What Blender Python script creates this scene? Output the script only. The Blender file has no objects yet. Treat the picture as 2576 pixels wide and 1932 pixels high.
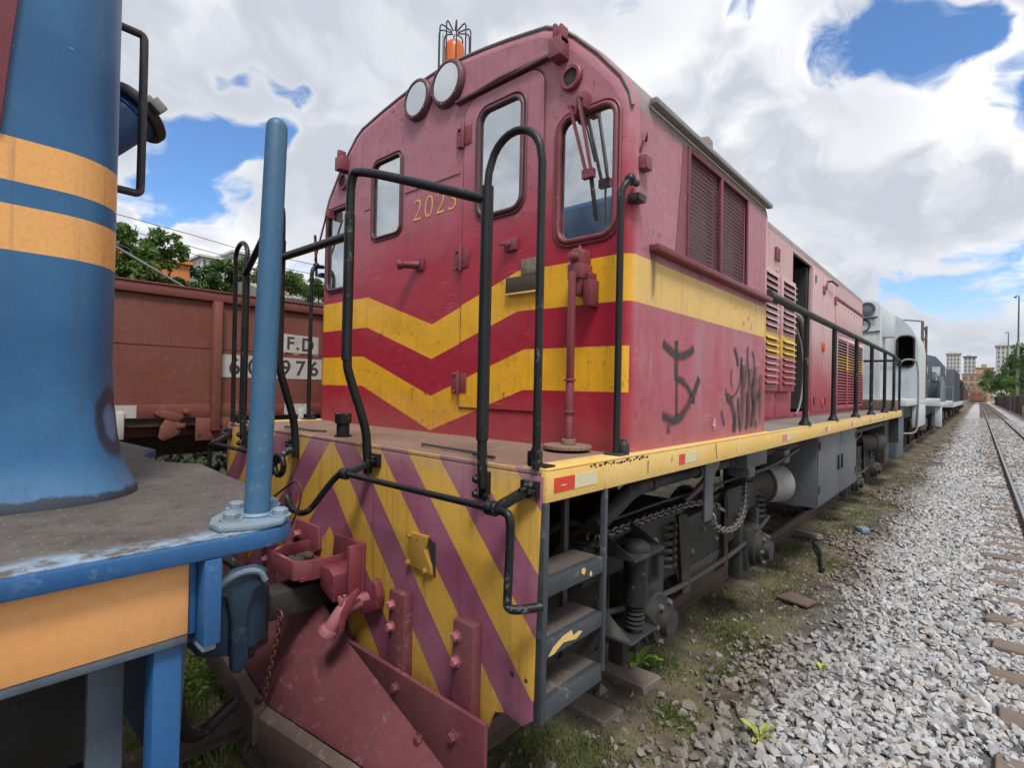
import bpy, bmesh, math, random
import numpy as np
from mathutils import Vector, Matrix
from mathutils.geometry import tessellate_polygon
R = math.radians
random.seed(7)
rng = np.random.default_rng(11)
S = bpy.context.scene
C = S.collection

# ------------------------------------------------------------------ camera
CAM = dict(loc=(2.523, -2.086, 1.820), yaw=R(41.62), pitch=R(0.38), roll=R(1.22), f=1322.8)
cam_d = bpy.data.cameras.new('camera'); cam = bpy.data.objects.new('camera', cam_d); C.objects.link(cam)
cam_d.sensor_fit = 'HORIZONTAL'; cam_d.sensor_width = 36.0; cam_d.lens = 36.0 * CAM['f'] / 2576
cam_d.clip_start = 0.05; cam_d.clip_end = 6000
_y, _p, _r = CAM['yaw'], CAM['pitch'], CAM['roll']
_fw = Vector((-math.sin(_y) * math.cos(_p), math.cos(_y) * math.cos(_p), math.sin(_p)))
_rt = Vector((math.cos(_y), math.sin(_y), 0)); _up = _rt.cross(_fw)
_r2 = math.cos(_r) * _rt + math.sin(_r) * _up; _u2 = -math.sin(_r) * _rt + math.cos(_r) * _up
cam.matrix_world = Matrix(((_r2.x, _u2.x, -_fw.x, CAM['loc'][0]), (_r2.y, _u2.y, -_fw.y, CAM['loc'][1]), (_r2.z, _u2.z, -_fw.z, CAM['loc'][2]), (0, 0, 0, 1)))
S.camera = cam
S.view_settings.view_transform = 'Standard'; S.view_settings.look = 'None'
S.view_settings.gamma = 1.0; S.view_settings.exposure = 0.22; S.view_settings.use_curve_mapping = False
S.render.engine = 'CYCLES'
try:
    S.cycles.use_denoising = True; S.cycles.max_bounces = 5; S.cycles.diffuse_bounces = 3; S.cycles.glossy_bounces = 3; S.cycles.use_adaptive_sampling = True; S.cycles.adaptive_threshold = .02; S.cycles.transparent_max_bounces = 12
    S.cycles.caustics_reflective = False; S.cycles.caustics_refractive = False
except Exception: pass

# ------------------------------------------------------------------ node helper
class NT:
    def __init__(s, tree): s.t = tree; s.n = tree.nodes; s.l = tree.links
    def put(s, sock, v):
        if isinstance(v, bpy.types.NodeSocket): s.l.new(v, sock)
        elif v is not None:
            if sock.type == 'RGBA' and not hasattr(v, '__len__'): v = (v, v, v, 1)
            elif sock.type == 'RGBA' and len(v) == 3: v = (*v, 1)
            sock.default_value = v
    def node(s, typ, ins=None, **kw):
        n = s.n.new(typ)
        for k, v in kw.items(): setattr(n, k, v)
        for k, v in (ins or {}).items(): s.put(n.inputs[k], v)
        return n
    def m(s, op, a, b=None, c=None, clamp=False):
        n = s.n.new('ShaderNodeMath'); n.operation = op; n.use_clamp = clamp
        s.put(n.inputs[0], a); s.put(n.inputs[1], b); s.put(n.inputs[2], c)
        return n.outputs[0]
    def add(s, a, b): return s.m('ADD', a, b)
    def sub(s, a, b): return s.m('SUBTRACT', a, b)
    def mul(s, a, b): return s.m('MULTIPLY', a, b)
    def mx(s, a, b): return s.m('MAXIMUM', a, b)
    def mn(s, a, b): return s.m('MINIMUM', a, b)
    def absv(s, a): return s.m('ABSOLUTE', a)
    def gt(s, a, b): return s.m('GREATER_THAN', a, b)
    def lt(s, a, b): return s.m('LESS_THAN', a, b)
    def ss(s, v, a, b, lo=0.0, hi=1.0):
        n = s.n.new('ShaderNodeMapRange'); n.interpolation_type = 'SMOOTHSTEP'
        s.put(n.inputs[0], v); s.put(n.inputs[1], a); s.put(n.inputs[2], b); s.put(n.inputs[3], lo); s.put(n.inputs[4], hi)
        return n.outputs[0]
    def mix(s, f, a, b, typ='MIX'):
        n = s.n.new('ShaderNodeMix'); n.data_type = 'RGBA'; n.blend_type = typ; n.clamp_factor = True
        s.put(n.inputs[0], f); s.put(n.inputs[6], a); s.put(n.inputs[7], b)
        return n.outputs[2]
    def obj(s): return s.node('ShaderNodeTexCoord').outputs['Object']
    def xyz(s, v):
        n = s.n.new('ShaderNodeSeparateXYZ'); s.put(n.inputs[0], v); return n.outputs[0], n.outputs[1], n.outputs[2]
    def comb(s, x, y, z):
        n = s.n.new('ShaderNodeCombineXYZ'); s.put(n.inputs[0], x); s.put(n.inputs[1], y); s.put(n.inputs[2], z); return n.outputs[0]
    def vscale(s, v, sc):
        n = s.n.new('ShaderNodeMapping'); s.put(n.inputs[0], v); n.inputs['Scale'].default_value = sc; return n.outputs[0]
    def noise(s, vec, scale, detail=4, rough=.55, dist=0.0, out=0):
        n = s.n.new('ShaderNodeTexNoise'); s.put(n.inputs['Vector'], vec)
        s.put(n.inputs['Scale'], scale); s.put(n.inputs['Detail'], detail); s.put(n.inputs['Roughness'], rough); s.put(n.inputs['Distortion'], dist)
        return n.outputs[out]
    def bump(s, h, strength=.3, dist=.01, normal=None):
        n = s.n.new('ShaderNodeBump'); n.inputs['Strength'].default_value = strength; n.inputs['Distance'].default_value = dist
        s.put(n.inputs['Height'], h)
        if normal is not None: s.put(n.inputs['Normal'], normal)
        return n.outputs[0]

MATS = {}
def newmat(name):
    m = bpy.data.materials.new(name); m.use_nodes = True; MATS[name] = m
    g = NT(m.node_tree); b = m.node_tree.nodes['Principled BSDF']
    return m, g, b

# ------------------------------------------------------------------ world: daylight sky with broken cumulus
SUN_EL, SUN_AZ = R(60), R(128)     # azimuth measured clockwise from +Y
CLO, CHI, SKYT = (5.2, 5.55, 6.2), (10.2, 10.2, 10.2), (1.15, 1.48, 1.75)
W = bpy.data.worlds.new('World'); S.world = W; W.use_nodes = True
g = NT(W.node_tree); bg = W.node_tree.nodes['Background']
sky = g.node('ShaderNodeTexSky'); sky.sky_type = 'NISHITA'; sky.sun_disc = False
sky.sun_elevation = SUN_EL; sky.sun_rotation = SUN_AZ; sky.altitude = 850; sky.air_density = 1.0; sky.dust_density = 0.6; sky.ozone_density = 2.5
gen = g.node('ShaderNodeTexCoord').outputs['Generated']
dx, dy, dz = g.xyz(gen)
den = g.m('ADD', g.absv(dz), 0.62)
px, py = g.m('DIVIDE', dx, den), g.m('DIVIDE', dy, den)
pv = g.comb(px, py, 0.37)
def n2d(vec, scale, detail, rough):
    return g.node('ShaderNodeTexNoise', {'Vector': vec, 'Scale': scale, 'Detail': detail, 'Roughness': rough}, noise_dimensions='2D').outputs[0]
warp = g.comb(g.mul(g.sub(n2d(pv, 3.6, 3.0, .6), .5), .22), g.mul(g.sub(n2d(g.node('ShaderNodeVectorMath', {0: pv, 1: (7.3, 2.1, 0)}, operation='ADD').outputs[0], 3.6, 3.0, .6), .5), .22), 0.0)
pw = g.node('ShaderNodeVectorMath', {0: pv, 1: warp}, operation='ADD').outputs[0]
def cloud_field(k, det):
    v = g.node('ShaderNodeVectorMath', {0: pw, 'Scale': k}, operation='SCALE').outputs[0]
    n = n2d(v, 2.3, det, .60)
    vo = g.node('ShaderNodeTexVoronoi', {'Vector': v, 'Scale': 5.5, 'Detail': 4.0 if det > 5 else 1.0, 'Roughness': .6}, feature='F1', voronoi_dimensions='2D', normalize=True).outputs['Distance']
    return g.add(g.mul(n, .78), g.mul(g.sub(.55, vo), .46))
n1 = cloud_field(1.0, 7.0); n2 = cloud_field(.90, 3.0)
big = n2d(pv, 1.7, 2.0, .5)
gw = g.node('ShaderNodeVectorMath', {0: g.node('ShaderNodeVectorMath', {0: gen, 1: g.node('ShaderNodeVectorMath', {0: warp, 'Scale': 1.7}, operation='SCALE').outputs[0]}, operation='ADD').outputs[0]}, operation='NORMALIZE').outputs[0]
# openings of blue sky (azimuth from +Y towards +X, elevation, radius, strength), degrees
HOLES = [(-74.4, 19.2, 1.9, .5), (-71.0, 21.2, 1.3, .46), (-69.7, 26.7, .9, .42), (-18.6, 33.6, 1.2, .5), (-7.4, 28.6, 1.8, .50), (-3.4, 28.4, 1.8, .50), (-.6, 27.2, 1.3, .46), (1.4, 21.6, 1.6, .5), (-4.0, 10.2, 1.7, .5), (.4, 10.2, 1.9, .5), (-76.0, 15.5, 1.2, .4), (-64.5, 9.5, 1.8, .35)]
opening = None
for az, el, rad, amt in HOLES:
    h = (math.sin(R(az)) * math.cos(R(el)), math.cos(R(az)) * math.cos(R(el)), math.sin(R(el)))
    d = g.node('ShaderNodeVectorMath', {0: gw, 1: h}, operation='DOT_PRODUCT').outputs['Value']
    q = g.ss(d, math.cos(R(rad * 3.0)), math.cos(0.0), 0.0, amt * 1.62)
    opening = q if opening is None else g.mx(opening, q)
dens = g.sub(g.add(g.mul(g.sub(n1, .40), 2.9), .36), opening)
cov = g.ss(g.add(dens, g.mul(g.sub(n2d(pw, 14.0, 4.0, .65), .5), .55)), -0.20, 0.24)
relief = g.ss(g.sub(n1, n2), -.10, .12)
edge = g.ss(dens, .05, .60, 1.0, 0.0)
lum = g.m('ADD', g.mul(relief, .78), g.mul(edge, .50), clamp=True)
lum = g.mul(lum, g.ss(big, .38, .62, 1.0, .36))
ccol = g.mix(lum, CLO, CHI)
skyc = g.mix(1.0, sky.outputs[0], SKYT, 'MULTIPLY')
hz = g.ss(dz, .0, .30, .45, 0.0)
skyc = g.mix(hz, skyc, (5.4, 6.6, 8.2))
col = g.mix(cov, skyc, ccol)
W.node_tree.links.new(col, bg.inputs['Color']); bg.inputs['Strength'].default_value = 0.1

sun_d = bpy.data.lights.new('sun', 'SUN'); sun_d.energy = 2.7; sun_d.angle = R(15); sun_d.color = (1.0, .955, .89)
sun = bpy.data.objects.new('sun', sun_d); C.objects.link(sun)
_sd = Vector((math.sin(SUN_AZ) * math.cos(SUN_EL), math.cos(SUN_AZ) * math.cos(SUN_EL), math.sin(SUN_EL)))
sun.rotation_euler = _sd.to_track_quat('Z', 'Y').to_euler(); sun.location = (20, -20, 40)

# ------------------------------------------------------------------ mesh builder
class MB:
    def __init__(s): s.v = []; s.f = []
    def raw(s, vs, fs):
        o = len(s.v); s.v += [tuple(p) for p in vs]; s.f += [tuple(i + o for i in q) for q in fs]; return s
    def box(s, x0, x1, y0, y1, z0, z1):
        return s.raw([(x0, y0, z0), (x1, y0, z0), (x1, y1, z0), (x0, y1, z0), (x0, y0, z1), (x1, y0, z1), (x1, y1, z1), (x0, y1, z1)],
                     [(0, 3, 2, 1), (4, 5, 6, 7), (0, 1, 5, 4), (1, 2, 6, 5), (2, 3, 7, 6), (3, 0, 4, 7)])
    def obox(s, c, size, rot=None):
        M = (rot or Matrix.Identity(3)); c = Vector(c); h = [q / 2 for q in size]
        vs = [c + M @ Vector((a * h[0], b * h[1], d * h[2])) for d in (-1, 1) for a, b in ((-1, -1), (1, -1), (1, 1), (-1, 1))]
        return s.raw(vs, [(0, 3, 2, 1), (4, 5, 6, 7), (0, 1, 5, 4), (1, 2, 6, 5), (2, 3, 7, 6), (3, 0, 4, 7)])
    def beam(s, a, b, w, h, up=(0, 0, 1)):
        a, b = Vector(a), Vector(b); d = (b - a); L = d.length; d.normalize()
        u = Vector(up); x = d.cross(u)
        if x.length < 1e-4: x = d.cross(Vector((1, 0, 0)))
        x.normalize(); z = x.cross(d)
        M = Matrix((x, d, z)).transposed()
        return s.obox((a + b) / 2, (w, L, h), M)
    def tube(s, pts, r, n=10, cap=True, closed=False):
        pts = [Vector(p) for p in pts]; k = len(pts); rs = r if hasattr(r, '__len__') else [r] * k
        base = len(s.v); T0 = None; N = None
        for i, p in enumerate(pts):
            if closed: T = (pts[(i + 1) % k] - pts[i - 1])
            else: T = (pts[min(i + 1, k - 1)] - pts[max(i - 1, 0)])
            T.normalize()
            if N is None:
                N = T.cross(Vector((0, 0, 1)))
                if N.length < .05: N = T.cross(Vector((0, 1, 0)))
                N.normalize()
            else:
                ax = T0.cross(T)
                if ax.length > 1e-6: N = Matrix.Rotation(T0.angle(T), 3, ax.normalized()) @ N
            B = T.cross(N); T0 = T
            for j in range(n):
                a = 2 * math.pi * j / n
                s.v.append(tuple(p + rs[i] * (math.cos(a) * N + math.sin(a) * B)))
        rings = k if closed else k - 1
        for i in range(rings):
            for j in range(n):
                a = base + i * n + j; b = base + i * n + (j + 1) % n
                i2 = (i + 1) % k
                s.f.append((a, b, base + i2 * n + (j + 1) % n, base + i2 * n + j))
        if cap and not closed:
            s.f.append(tuple(base + j for j in range(n - 1, -1, -1))); s.f.append(tuple(base + (k - 1) * n + j for j in range(n)))
        return s
    def cyl(s, a, b, r0, r1=None, n=18): return s.tube([a, b], [r0, r0 if r1 is None else r1], n)
    def lathe(s, a, axis, prof, n=24):   # prof: (distance along axis, radius)
        a = Vector(a); ax = Vector(axis).normalized()
        return s.tube_dir([a + ax * t for t, _ in prof], [q for _, q in prof], ax, n)
    def tube_dir(s, pts, rs, ax, n):
        N = ax.cross(Vector((0, 0, 1)))
        if N.length < .05: N = ax.cross(Vector((0, 1, 0)))
        N.normalize(); B = ax.cross(N); base = len(s.v); k = len(pts)
        for p, r in zip(pts, rs):
            for j in range(n):
                t = 2 * math.pi * j / n; s.v.append(tuple(p + max(r, 1e-4) * (math.cos(t) * N + math.sin(t) * B)))
        for i in range(k - 1):
            for j in range(n):
                a = base + i * n + j; b = base + i * n + (j + 1) % n
                s.f.append((a, b, b + n, a + n))
        s.f.append(tuple(base + j for j in range(n - 1, -1, -1))); s.f.append(tuple(base + (k - 1) * n + j for j in range(n)))
        return s
    def prism(s, poly, axis, a0, a1):
        o = len(s.v); n = len(poly)
        for a in (a0, a1):
            for u, w in poly: s.v.append({'x': (a, u, w), 'y': (u, a, w), 'z': (u, w, a)}[axis])
        s.f.append(tuple(o + i for i in range(n))); s.f.append(tuple(o + n + i for i in range(n - 1, -1, -1)))
        for i in range(n):
            j = (i + 1) % n; s.f.append((o + i, o + n + i, o + n + j, o + j))
        return s
    def wall(s, outer, holes, axis, a0, a1):
        loops = [outer] + holes; flat = [p for L in loops for p in L]
        tris = tessellate_polygon([[Vector((p[0], p[1], 0)) for p in L] for L in loops])
        o = len(s.v); n = len(flat)
        for a in (a0, a1):
            for u, w in flat: s.v.append({'x': (a, u, w), 'y': (u, a, w), 'z': (u, w, a)}[axis])
        for t in tris:
            s.f.append(tuple(o + i for i in t)); s.f.append(tuple(o + n + i for i in reversed(t)))
        k = 0
        for L in loops:
            m = len(L)
            for i in range(m):
                a, b = k + i, k + (i + 1) % m; s.f.append((o + a, o + n + a, o + n + b, o + b))
            k += m
        return s
    def hexbolt(s, p, axis, r=.016, h=.012, washer=True):
        p = Vector(p); ax = Vector(axis).normalized()
        if washer: s.tube_dir([p, p + ax * .003], [r * 1.35, r * 1.35], ax, 14)
        s.tube_dir([p + ax * .003, p + ax * (h * .85), p + ax * h], [r, r, r * .82], ax, 6)
        return s
    def ball(s, c, r, sc=(1, 1, 1), nu=14, nv=8):
        o = len(s.v)
        for i in range(1, nv):
            t = math.pi * i / nv
            for j in range(nu):
                f = 2 * math.pi * j / nu
                s.v.append((c[0] + r * sc[0] * math.sin(t) * math.cos(f), c[1] + r * sc[1] * math.sin(t) * math.sin(f), c[2] + r * sc[2] * math.cos(t)))
        s.v.append((c[0], c[1], c[2] + r * sc[2])); s.v.append((c[0], c[1], c[2] - r * sc[2]))
        top, bot = len(s.v) - 2, len(s.v) - 1
        for i in range(nv - 2):
            for j in range(nu):
                a = o + i * nu + j; b = o + i * nu + (j + 1) % nu; s.f.append((a, a + nu, b + nu, b))
        for j in range(nu):
            s.f.append((top, o + j, o + (j + 1) % nu)); s.f.append((bot, o + (nv - 2) * nu + (j + 1) % nu, o + (nv - 2) * nu + j))
        return s
    def mesh(s, name, mat, bevel=0, seg=2, smooth=38):
        me = bpy.data.meshes.new(name); me.from_pydata(s.v, [], s.f); me.materials.append(MATS[mat])
        bm = bmesh.new(); bm.from_mesh(me)
        bmesh.ops.remove_doubles(bm, verts=bm.verts, dist=1e-5)
        bmesh.ops.recalc_face_normals(bm, faces=bm.faces)
        if bevel:
            es = [e for e in bm.edges if len(e.link_faces) == 2 and e.calc_face_angle(0) > R(28)]
            bmesh.ops.bevel(bm, geom=es, offset=bevel, segments=seg, affect='EDGES', profile=.5, clamp_overlap=True)
        bm.to_mesh(me); bm.free()
        if smooth:
            me.polygons.foreach_set('use_smooth', [True] * len(me.polygons)); me.set_sharp_from_angle(angle=R(smooth))
        else: me.polygons.foreach_set('use_smooth', [False] * len(me.polygons))
        me.update(); return me
    def build(s, name, mat, parent=None, bevel=0, **kw):
        return link(name, s.mesh(name, mat, bevel, **kw), parent)

def link(name, me, parent=None, label=None):
    o = bpy.data.objects.new(name, me); C.objects.link(o)
    if parent is not None:
        o.parent = parent
        if parent.type == 'EMPTY': o.matrix_parent_inverse = Matrix.Translation(-Vector(parent.location))
    if label: o['label'] = label
    return o
def tag(o, label, cat, group=None, kind=None):
    if label: o['label'] = label
    if cat: o['category'] = cat
    if group: o['group'] = group
    if kind: o['kind'] = kind
    return o
def thing(name, label, cat, loc=(0, 0, 0), group=None):
    o = bpy.data.objects.new(name, None); C.objects.link(o); o.location = loc; o.empty_display_size = .3
    return tag(o, label, cat, group)
def inst(name, me, parent, loc, rot=None, scale=None):     # a shared mesh placed as a part (parent part at identity, or an Empty)
    o = link(name, me, parent); o.location = loc
    if rot: o.rotation_euler = rot
    if scale: o.scale = scale
    return o
def np_mesh(name, V, F, mat, smooth=False):
    me = bpy.data.meshes.new(name); V = np.asarray(V, np.float32); F = np.asarray(F, np.int32); k = F.shape[1]
    me.vertices.add(len(V)); me.vertices.foreach_set('co', V.ravel())
    me.loops.add(F.size); me.loops.foreach_set('vertex_index', F.ravel())
    me.polygons.add(len(F)); me.polygons.foreach_set('loop_start', np.arange(0, F.size, k, dtype=np.int32))
    me.polygons.foreach_set('loop_total', np.full(len(F), k, np.int32))
    me.materials.append(MATS[mat]); me.update(calc_edges=True)
    me.polygons.foreach_set('use_smooth', [bool(smooth)] * len(me.polygons))
    return me
def rrect(u0, u1, w0, w1, r, n=5):
    out = []
    for cu, cw, a0 in ((u1 - r, w0 + r, -90), (u1 - r, w1 - r, 0), (u0 + r, w1 - r, 90), (u0 + r, w0 + r, 180)):
        for i in range(n + 1):
            a = R(a0 + 90 * i / n); out.append((cu + r * math.cos(a), cw + r * math.sin(a)))
    return out
def arc(c, r, a0, a1, n, plane='xz'):
    out = []
    for i in range(n + 1):
        a = R(a0 + (a1 - a0) * i / n); u, w = r * math.cos(a), r * math.sin(a)
        out.append({'xz': (c[0] + u, c[1], c[2] + w), 'yz': (c[0], c[1] + u, c[2] + w), 'xy': (c[0] + u, c[1] + w, c[2])}[plane])
    return out
def smooth_path(pts, it=2):
    pts = [Vector(p) for p in pts]
    for _ in range(it):
        q = [pts[0]]
        for a, b in zip(pts[:-1], pts[1:]): q += [a * .75 + b * .25, a * .25 + b * .75]
        q.append(pts[-1]); pts = q
    return pts
def text_mesh(name, txt, size, mat, shear=0.0, extrude=0.0, offset=0.0, space=1.0):
    cu = bpy.data.curves.new(name, 'FONT'); cu.body = txt; cu.size = size; cu.shear = shear; cu.extrude = extrude; cu.offset = offset
    cu.align_x = 'LEFT'; cu.space_character = space; cu.resolution_u = 4
    o = bpy.data.objects.new(name, cu); C.objects.link(o)
    me = bpy.data.meshes.new_from_object(o, depsgraph=bpy.context.evaluated_depsgraph_get())
    bpy.data.objects.remove(o); bpy.data.curves.remove(cu); me.name = name
    me.materials.clear(); me.materials.append(MATS[mat]); return me

# ------------------------------------------------------------------ materials
def paint(name, col, fade=None, fade_amt=.35, rough=.45, grime=.25, rust=.12, streak=.25, bump=.12, grime_col=(.045, .035, .03), scale=1.0, metallic=0.0, spec=.5, chip=.55, chip_col=None):
    m, g, b = newmat(name); o = g.obj(); x, y, z = g.xyz(o)
    c = col
    nbig = g.noise(o, 1.7 * scale, 5, .6); nmid = g.noise(o, 9 * scale, 6, .62); nf = g.noise(o, 55 * scale, 3, .6)
    if fade: c = g.mix(g.mul(g.ss(g.add(g.mul(nbig, .7), g.mul(nmid, .3)), .32, .68), fade_amt), c, fade)
    c = g.mix(g.mul(g.ss(nf, .3, .75), .22), c, tuple(q * .72 for q in col))
    sv = g.vscale(o, (7, 7, .55)); st = g.noise(sv, 3.2 * scale, 5, .65)
    c = g.mix(g.mul(g.ss(st, .52, .78), streak), c, grime_col)
    gr = g.ss(g.add(g.mul(nmid, .6), g.mul(nbig, .4)), .50, .70)
    c = g.mix(g.mul(gr, grime), c, grime_col)
    sc_ = g.ss(g.noise(g.vscale(o, (1.0, 1.0, 1.0)), 75 * scale, 4, .75), .60, .70); c = g.mix(g.mul(sc_, .35), c, tuple(min(.75, q * 1.35 + .05) for q in (fade or col)))
    rs = g.ss(g.noise(o, 21 * scale, 7, .72), .62, .67)
    c = g.mix(g.mul(rs, rust * 4 if rust < .25 else 1.0), c, (.10, .035, .014))
    chp = g.mul(g.ss(g.noise(o, 17 * scale, 9, .82), .565, .58), g.ss(g.noise(o, 2.6 * scale, 3, .5), .50, .58)); c = g.mix(g.mul(chp, chip), c, chip_col or tuple(min(.7, q * .9 + .10) for q in (fade or col)))
    g.put(b.inputs['Base Color'], c)
    g.put(b.inputs['Roughness'], g.m('ADD', rough - .08, g.mul(nmid, .22), clamp=True))
    b.inputs['Metallic'].default_value = metallic; b.inputs['Specular IOR Level'].default_value = spec
    g.put(b.inputs['Normal'], g.bump(g.add(g.mul(nbig, 1.2), g.add(g.mul(nmid, .25), g.mul(rs, -.15))), bump, .02))
    return m

RED, PINK, YEL, YELF = (.41, .009, .035), (.42, .19, .24), (.86, .45, .016), (.72, .50, .185)
# locomotive livery: red cab, two yellow chevron bands on the front, one straight band on the sides, sun-bleached upper half
def livery(name, sidefade, zlo, zhi):
    m, g, b = newmat(name); o = g.obj(); x, y, z = g.xyz(o)
    ax = g.absv(x); front = g.lt(y, .022)
    nbig = g.noise(o, 1.6, 5, .6); nmid = g.noise(o, 8, 6, .65); nf = g.noise(o, 60, 3, .6)
    d1 = g.mul(g.mx(g.sub(.705, ax), 0), .335); d2 = g.mul(g.mx(g.sub(.755, ax), 0), .347)
    za, zb_ = g.add(z, g.mul(d1, front)), g.add(z, g.mul(d2, front))
    up = g.mul(g.gt(za, 2.221), g.lt(za, 2.434)); lo = g.mul(g.mul(g.gt(zb_, 1.809), g.lt(zb_, 2.019)), front)
    yel = g.mx(up, lo)
    # bleaching of the paint
    wob = g.add(g.mul(g.sub(nbig, .5), .7), g.mul(g.sub(nmid, .5), .25))
    f_front = g.ss(g.add(z, wob), 2.50, 3.25, 0.03, .88)
    side = g.ss(y, .01, .06)
    sz = g.noise(g.vscale(o, (1, 1.4, .45)), 1.9, 5, .6)
    f_side = g.m('MULTIPLY_ADD', g.ss(g.add(sz, g.mul(g.sub(z, 2.0), .20)), .33, .58), sidefade, .30)
    fade = g.mix(side, f_front, f_side)
    red = g.mix(fade, RED, PINK); ye = g.mix(g.mx(g.mul(fade, .8), g.mul(side, .85)), YEL, YELF)
    c = g.mix(yel, red, ye)
    # chalky blotches where the paint has flaked
    ch = g.mul(g.ss(g.noise(o, 34, 8, .80), .54, .66), g.ss(g.noise(o, 1.9, 5, .65), .49, .60))
    c = g.mix(g.mul(ch, g.mul(g.mx(fade, side), .6)), c, (.58, .43, .44))
    gm_ = g.mul(g.ss(g.noise(o, 3.1, 5, .65), .54, .70), g.ss(z, 3.0, 3.5)); c = g.mix(g.mul(gm_, .55), c, (.16, .09, .10))
    st = g.noise(g.vscale(o, (8, 8, .5)), 3.0, 5, .65)
    c = g.mix(g.mul(g.ss(st, .50, .74), .22), c, (.13, .07, .075))
    sp = g.mul(g.ss(g.noise(o, 16, 9, .82), .57, .583), g.ss(g.noise(o, 2.1, 3, .5), .50, .58)); c = g.mix(g.mul(sp, .75), c, (.13, .05, .042))
    run = g.mul(g.ss(g.noise(g.vscale(o, (30, 30, .9)), 1.0, 6, .7), .54, .63), g.ss(g.noise(o, 1.3, 3, .5), .46, .60)); c = g.mix(g.mul(run, .26), c, (.12, .045, .032))
    scr = g.mul(g.ss(g.noise(g.vscale(o, (2, 2, 55)), 2.0, 5, .8), .60, .62), g.ss(g.noise(o, 3.7, 3, .5), .52, .60)); c = g.mix(g.mul(scr, .5), c, (.58, .42, .42))
    c = g.mix(g.mul(g.ss(nf, .35, .8), .14), c, (.16, .06, .07))
    dust = g.mul(g.ss(g.add(z, g.mul(g.sub(nmid, .5), .4)), 1.86, 1.56), .30)
    c = g.mix(dust, c, (.33, .16, .14))
    g.put(b.inputs['Base Color'], c)
    g.put(b.inputs['Roughness'], g.m('ADD', g.add(.30, g.mul(fade, .28)), g.mul(nmid, .16), clamp=True))
    g.put(b.inputs['Normal'], g.bump(g.add(g.mul(g.noise(o, 3.2, 2, .5), 1.6), g.add(g.mul(nbig, 1.5), g.mul(nmid, .2))), .22, .03))
    return m
livery('cab_livery', .66, 2.6, 3.1)
# hood: almost fully bleached, yellow band worn off in places
def hoodmat():
    m, g, b = newmat('hood_livery'); o = g.node('ShaderNodeNewGeometry').outputs['Position']; x, y, z = g.xyz(o)
    nbig = g.noise(o, 1.2, 5, .6); nmid = g.noise(o, 8, 6, .65)
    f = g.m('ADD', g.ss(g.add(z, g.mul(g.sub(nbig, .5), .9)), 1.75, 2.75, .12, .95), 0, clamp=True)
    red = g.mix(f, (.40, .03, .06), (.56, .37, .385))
    yel = g.mul(g.mul(g.gt(z, 2.20), g.lt(z, 2.43)), g.mx(g.lt(y, 4.5), g.mul(g.gt(y, 7.0), g.ss(nmid, .40, .50))))
    c = g.mix(yel, red, (.66, .42, .10))
    c = g.mix(g.mul(g.ss(g.noise(g.vscale(o, (8, 6, .5)), 3, 5, .65), .52, .76), .40), c, (.09, .06, .055))
    c = g.mix(g.mul(g.ss(g.noise(o, 30, 5, .7), .66, .72), .55), c, (.10, .04, .02))
    g.put(b.inputs['Base Color'], c); b.inputs['Roughness'].default_value = .62
    g.put(b.inputs['Normal'], g.bump(g.add(nbig, g.mul(nmid, .2)), .15, .03))
hoodmat()
# front plate: maroon with yellow warning stripes rising to the middle
def platemat():
    m, g, b = newmat('warning_stripes'); o = g.obj(); x, y, z = g.xyz(o)
    nbig = g.noise(o, 2.2, 5, .6); nmid = g.noise(o, 12, 6, .65)
    u = g.sub(g.absv(x), g.m('DIVIDE', g.sub(1.515, z), 1.09))
    fr = g.m('FRACT', g.add(g.m('DIVIDE', g.sub(u, .651), .4215), 8.0))
    yel = g.lt(fr, .5)
    mar = g.mix(g.ss(nbig, .35, .7), (.26, .068, .13), (.33, .13, .195))
    c = g.mix(yel, mar, g.mix(g.ss(nbig, .3, .7), (.58, .325, .040), (.62, .375, .075)))
    top = g.mul(g.ss(g.add(z, g.mul(g.sub(nmid, .5), .22)), 1.40, 1.56), .55)
    c = g.mix(top, c, (.33, .24, .20))
    c = g.mix(g.mul(g.ss(g.noise(g.vscale(o, (9, 9, .6)), 3.2, 5, .65), .48, .72), .34), c, (.085, .058, .055))
    c = g.mix(g.mul(g.ss(g.noise(o, 70, 5, .75), .55, .72), .35), c, (.20, .13, .11))
    c = g.mix(g.mul(g.ss(g.noise(o, 30, 5, .7), .665, .71), .7), c, (.10, .04, .02))
    g.put(b.inputs['Base Color'], c); g.put(b.inputs['Roughness'], g.add(.42, g.mul(nmid, .25)))
    g.put(b.inputs['Normal'], g.bump(g.add(g.mul(nbig, 1.4), g.mul(nmid, .3)), .22, .03))
platemat()
paint('maroon', (.20, .036, .052), (.30, .105, .13), .5, .5, .38, .16, .3)
paint('maroon_dark', (.16, .025, .04), (.26, .08, .10), .4, .5, .35, .12)
paint('pink_casting', (.40, .145, .175), (.28, .08, .10), .6, .55, .4, .16, .2)
paint('plow_red', (.125, .026, .036), (.21, .072, .085), .85, .55, .55, .24, .4, grime_col=(.07, .035, .035))
paint('hatch_yellow', (.50, .28, .05), (.55, .34, .09), .6, .5, .3, .16, .2)
paint('beam_yellow', (.74, .47, .12), (.76, .56, .26), .7, .5, .15, .14, .22, grime_col=(.22, .09, .03))
paint('black_paint', (.007, .008, .010), (.024, .026, .030), .6, .40, .15, .06, .1, grime_col=(.05, .042, .038), spec=.35, chip=.8, chip_col=(.16, .155, .15))
paint('grey_blue_steel', (.036, .044, .056), (.075, .087, .10), .6, .5, .35, .12, .25, grime_col=(.05, .045, .04))
paint('blue_grime', (.022, .065, .125), (.05, .11, .175), .6, .5, .4, .2, .2)
paint('under_grey', (.018, .019, .020), (.046, .045, .044), .6, .62, .4, .15, .25, grime_col=(.03, .026, .022))
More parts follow.
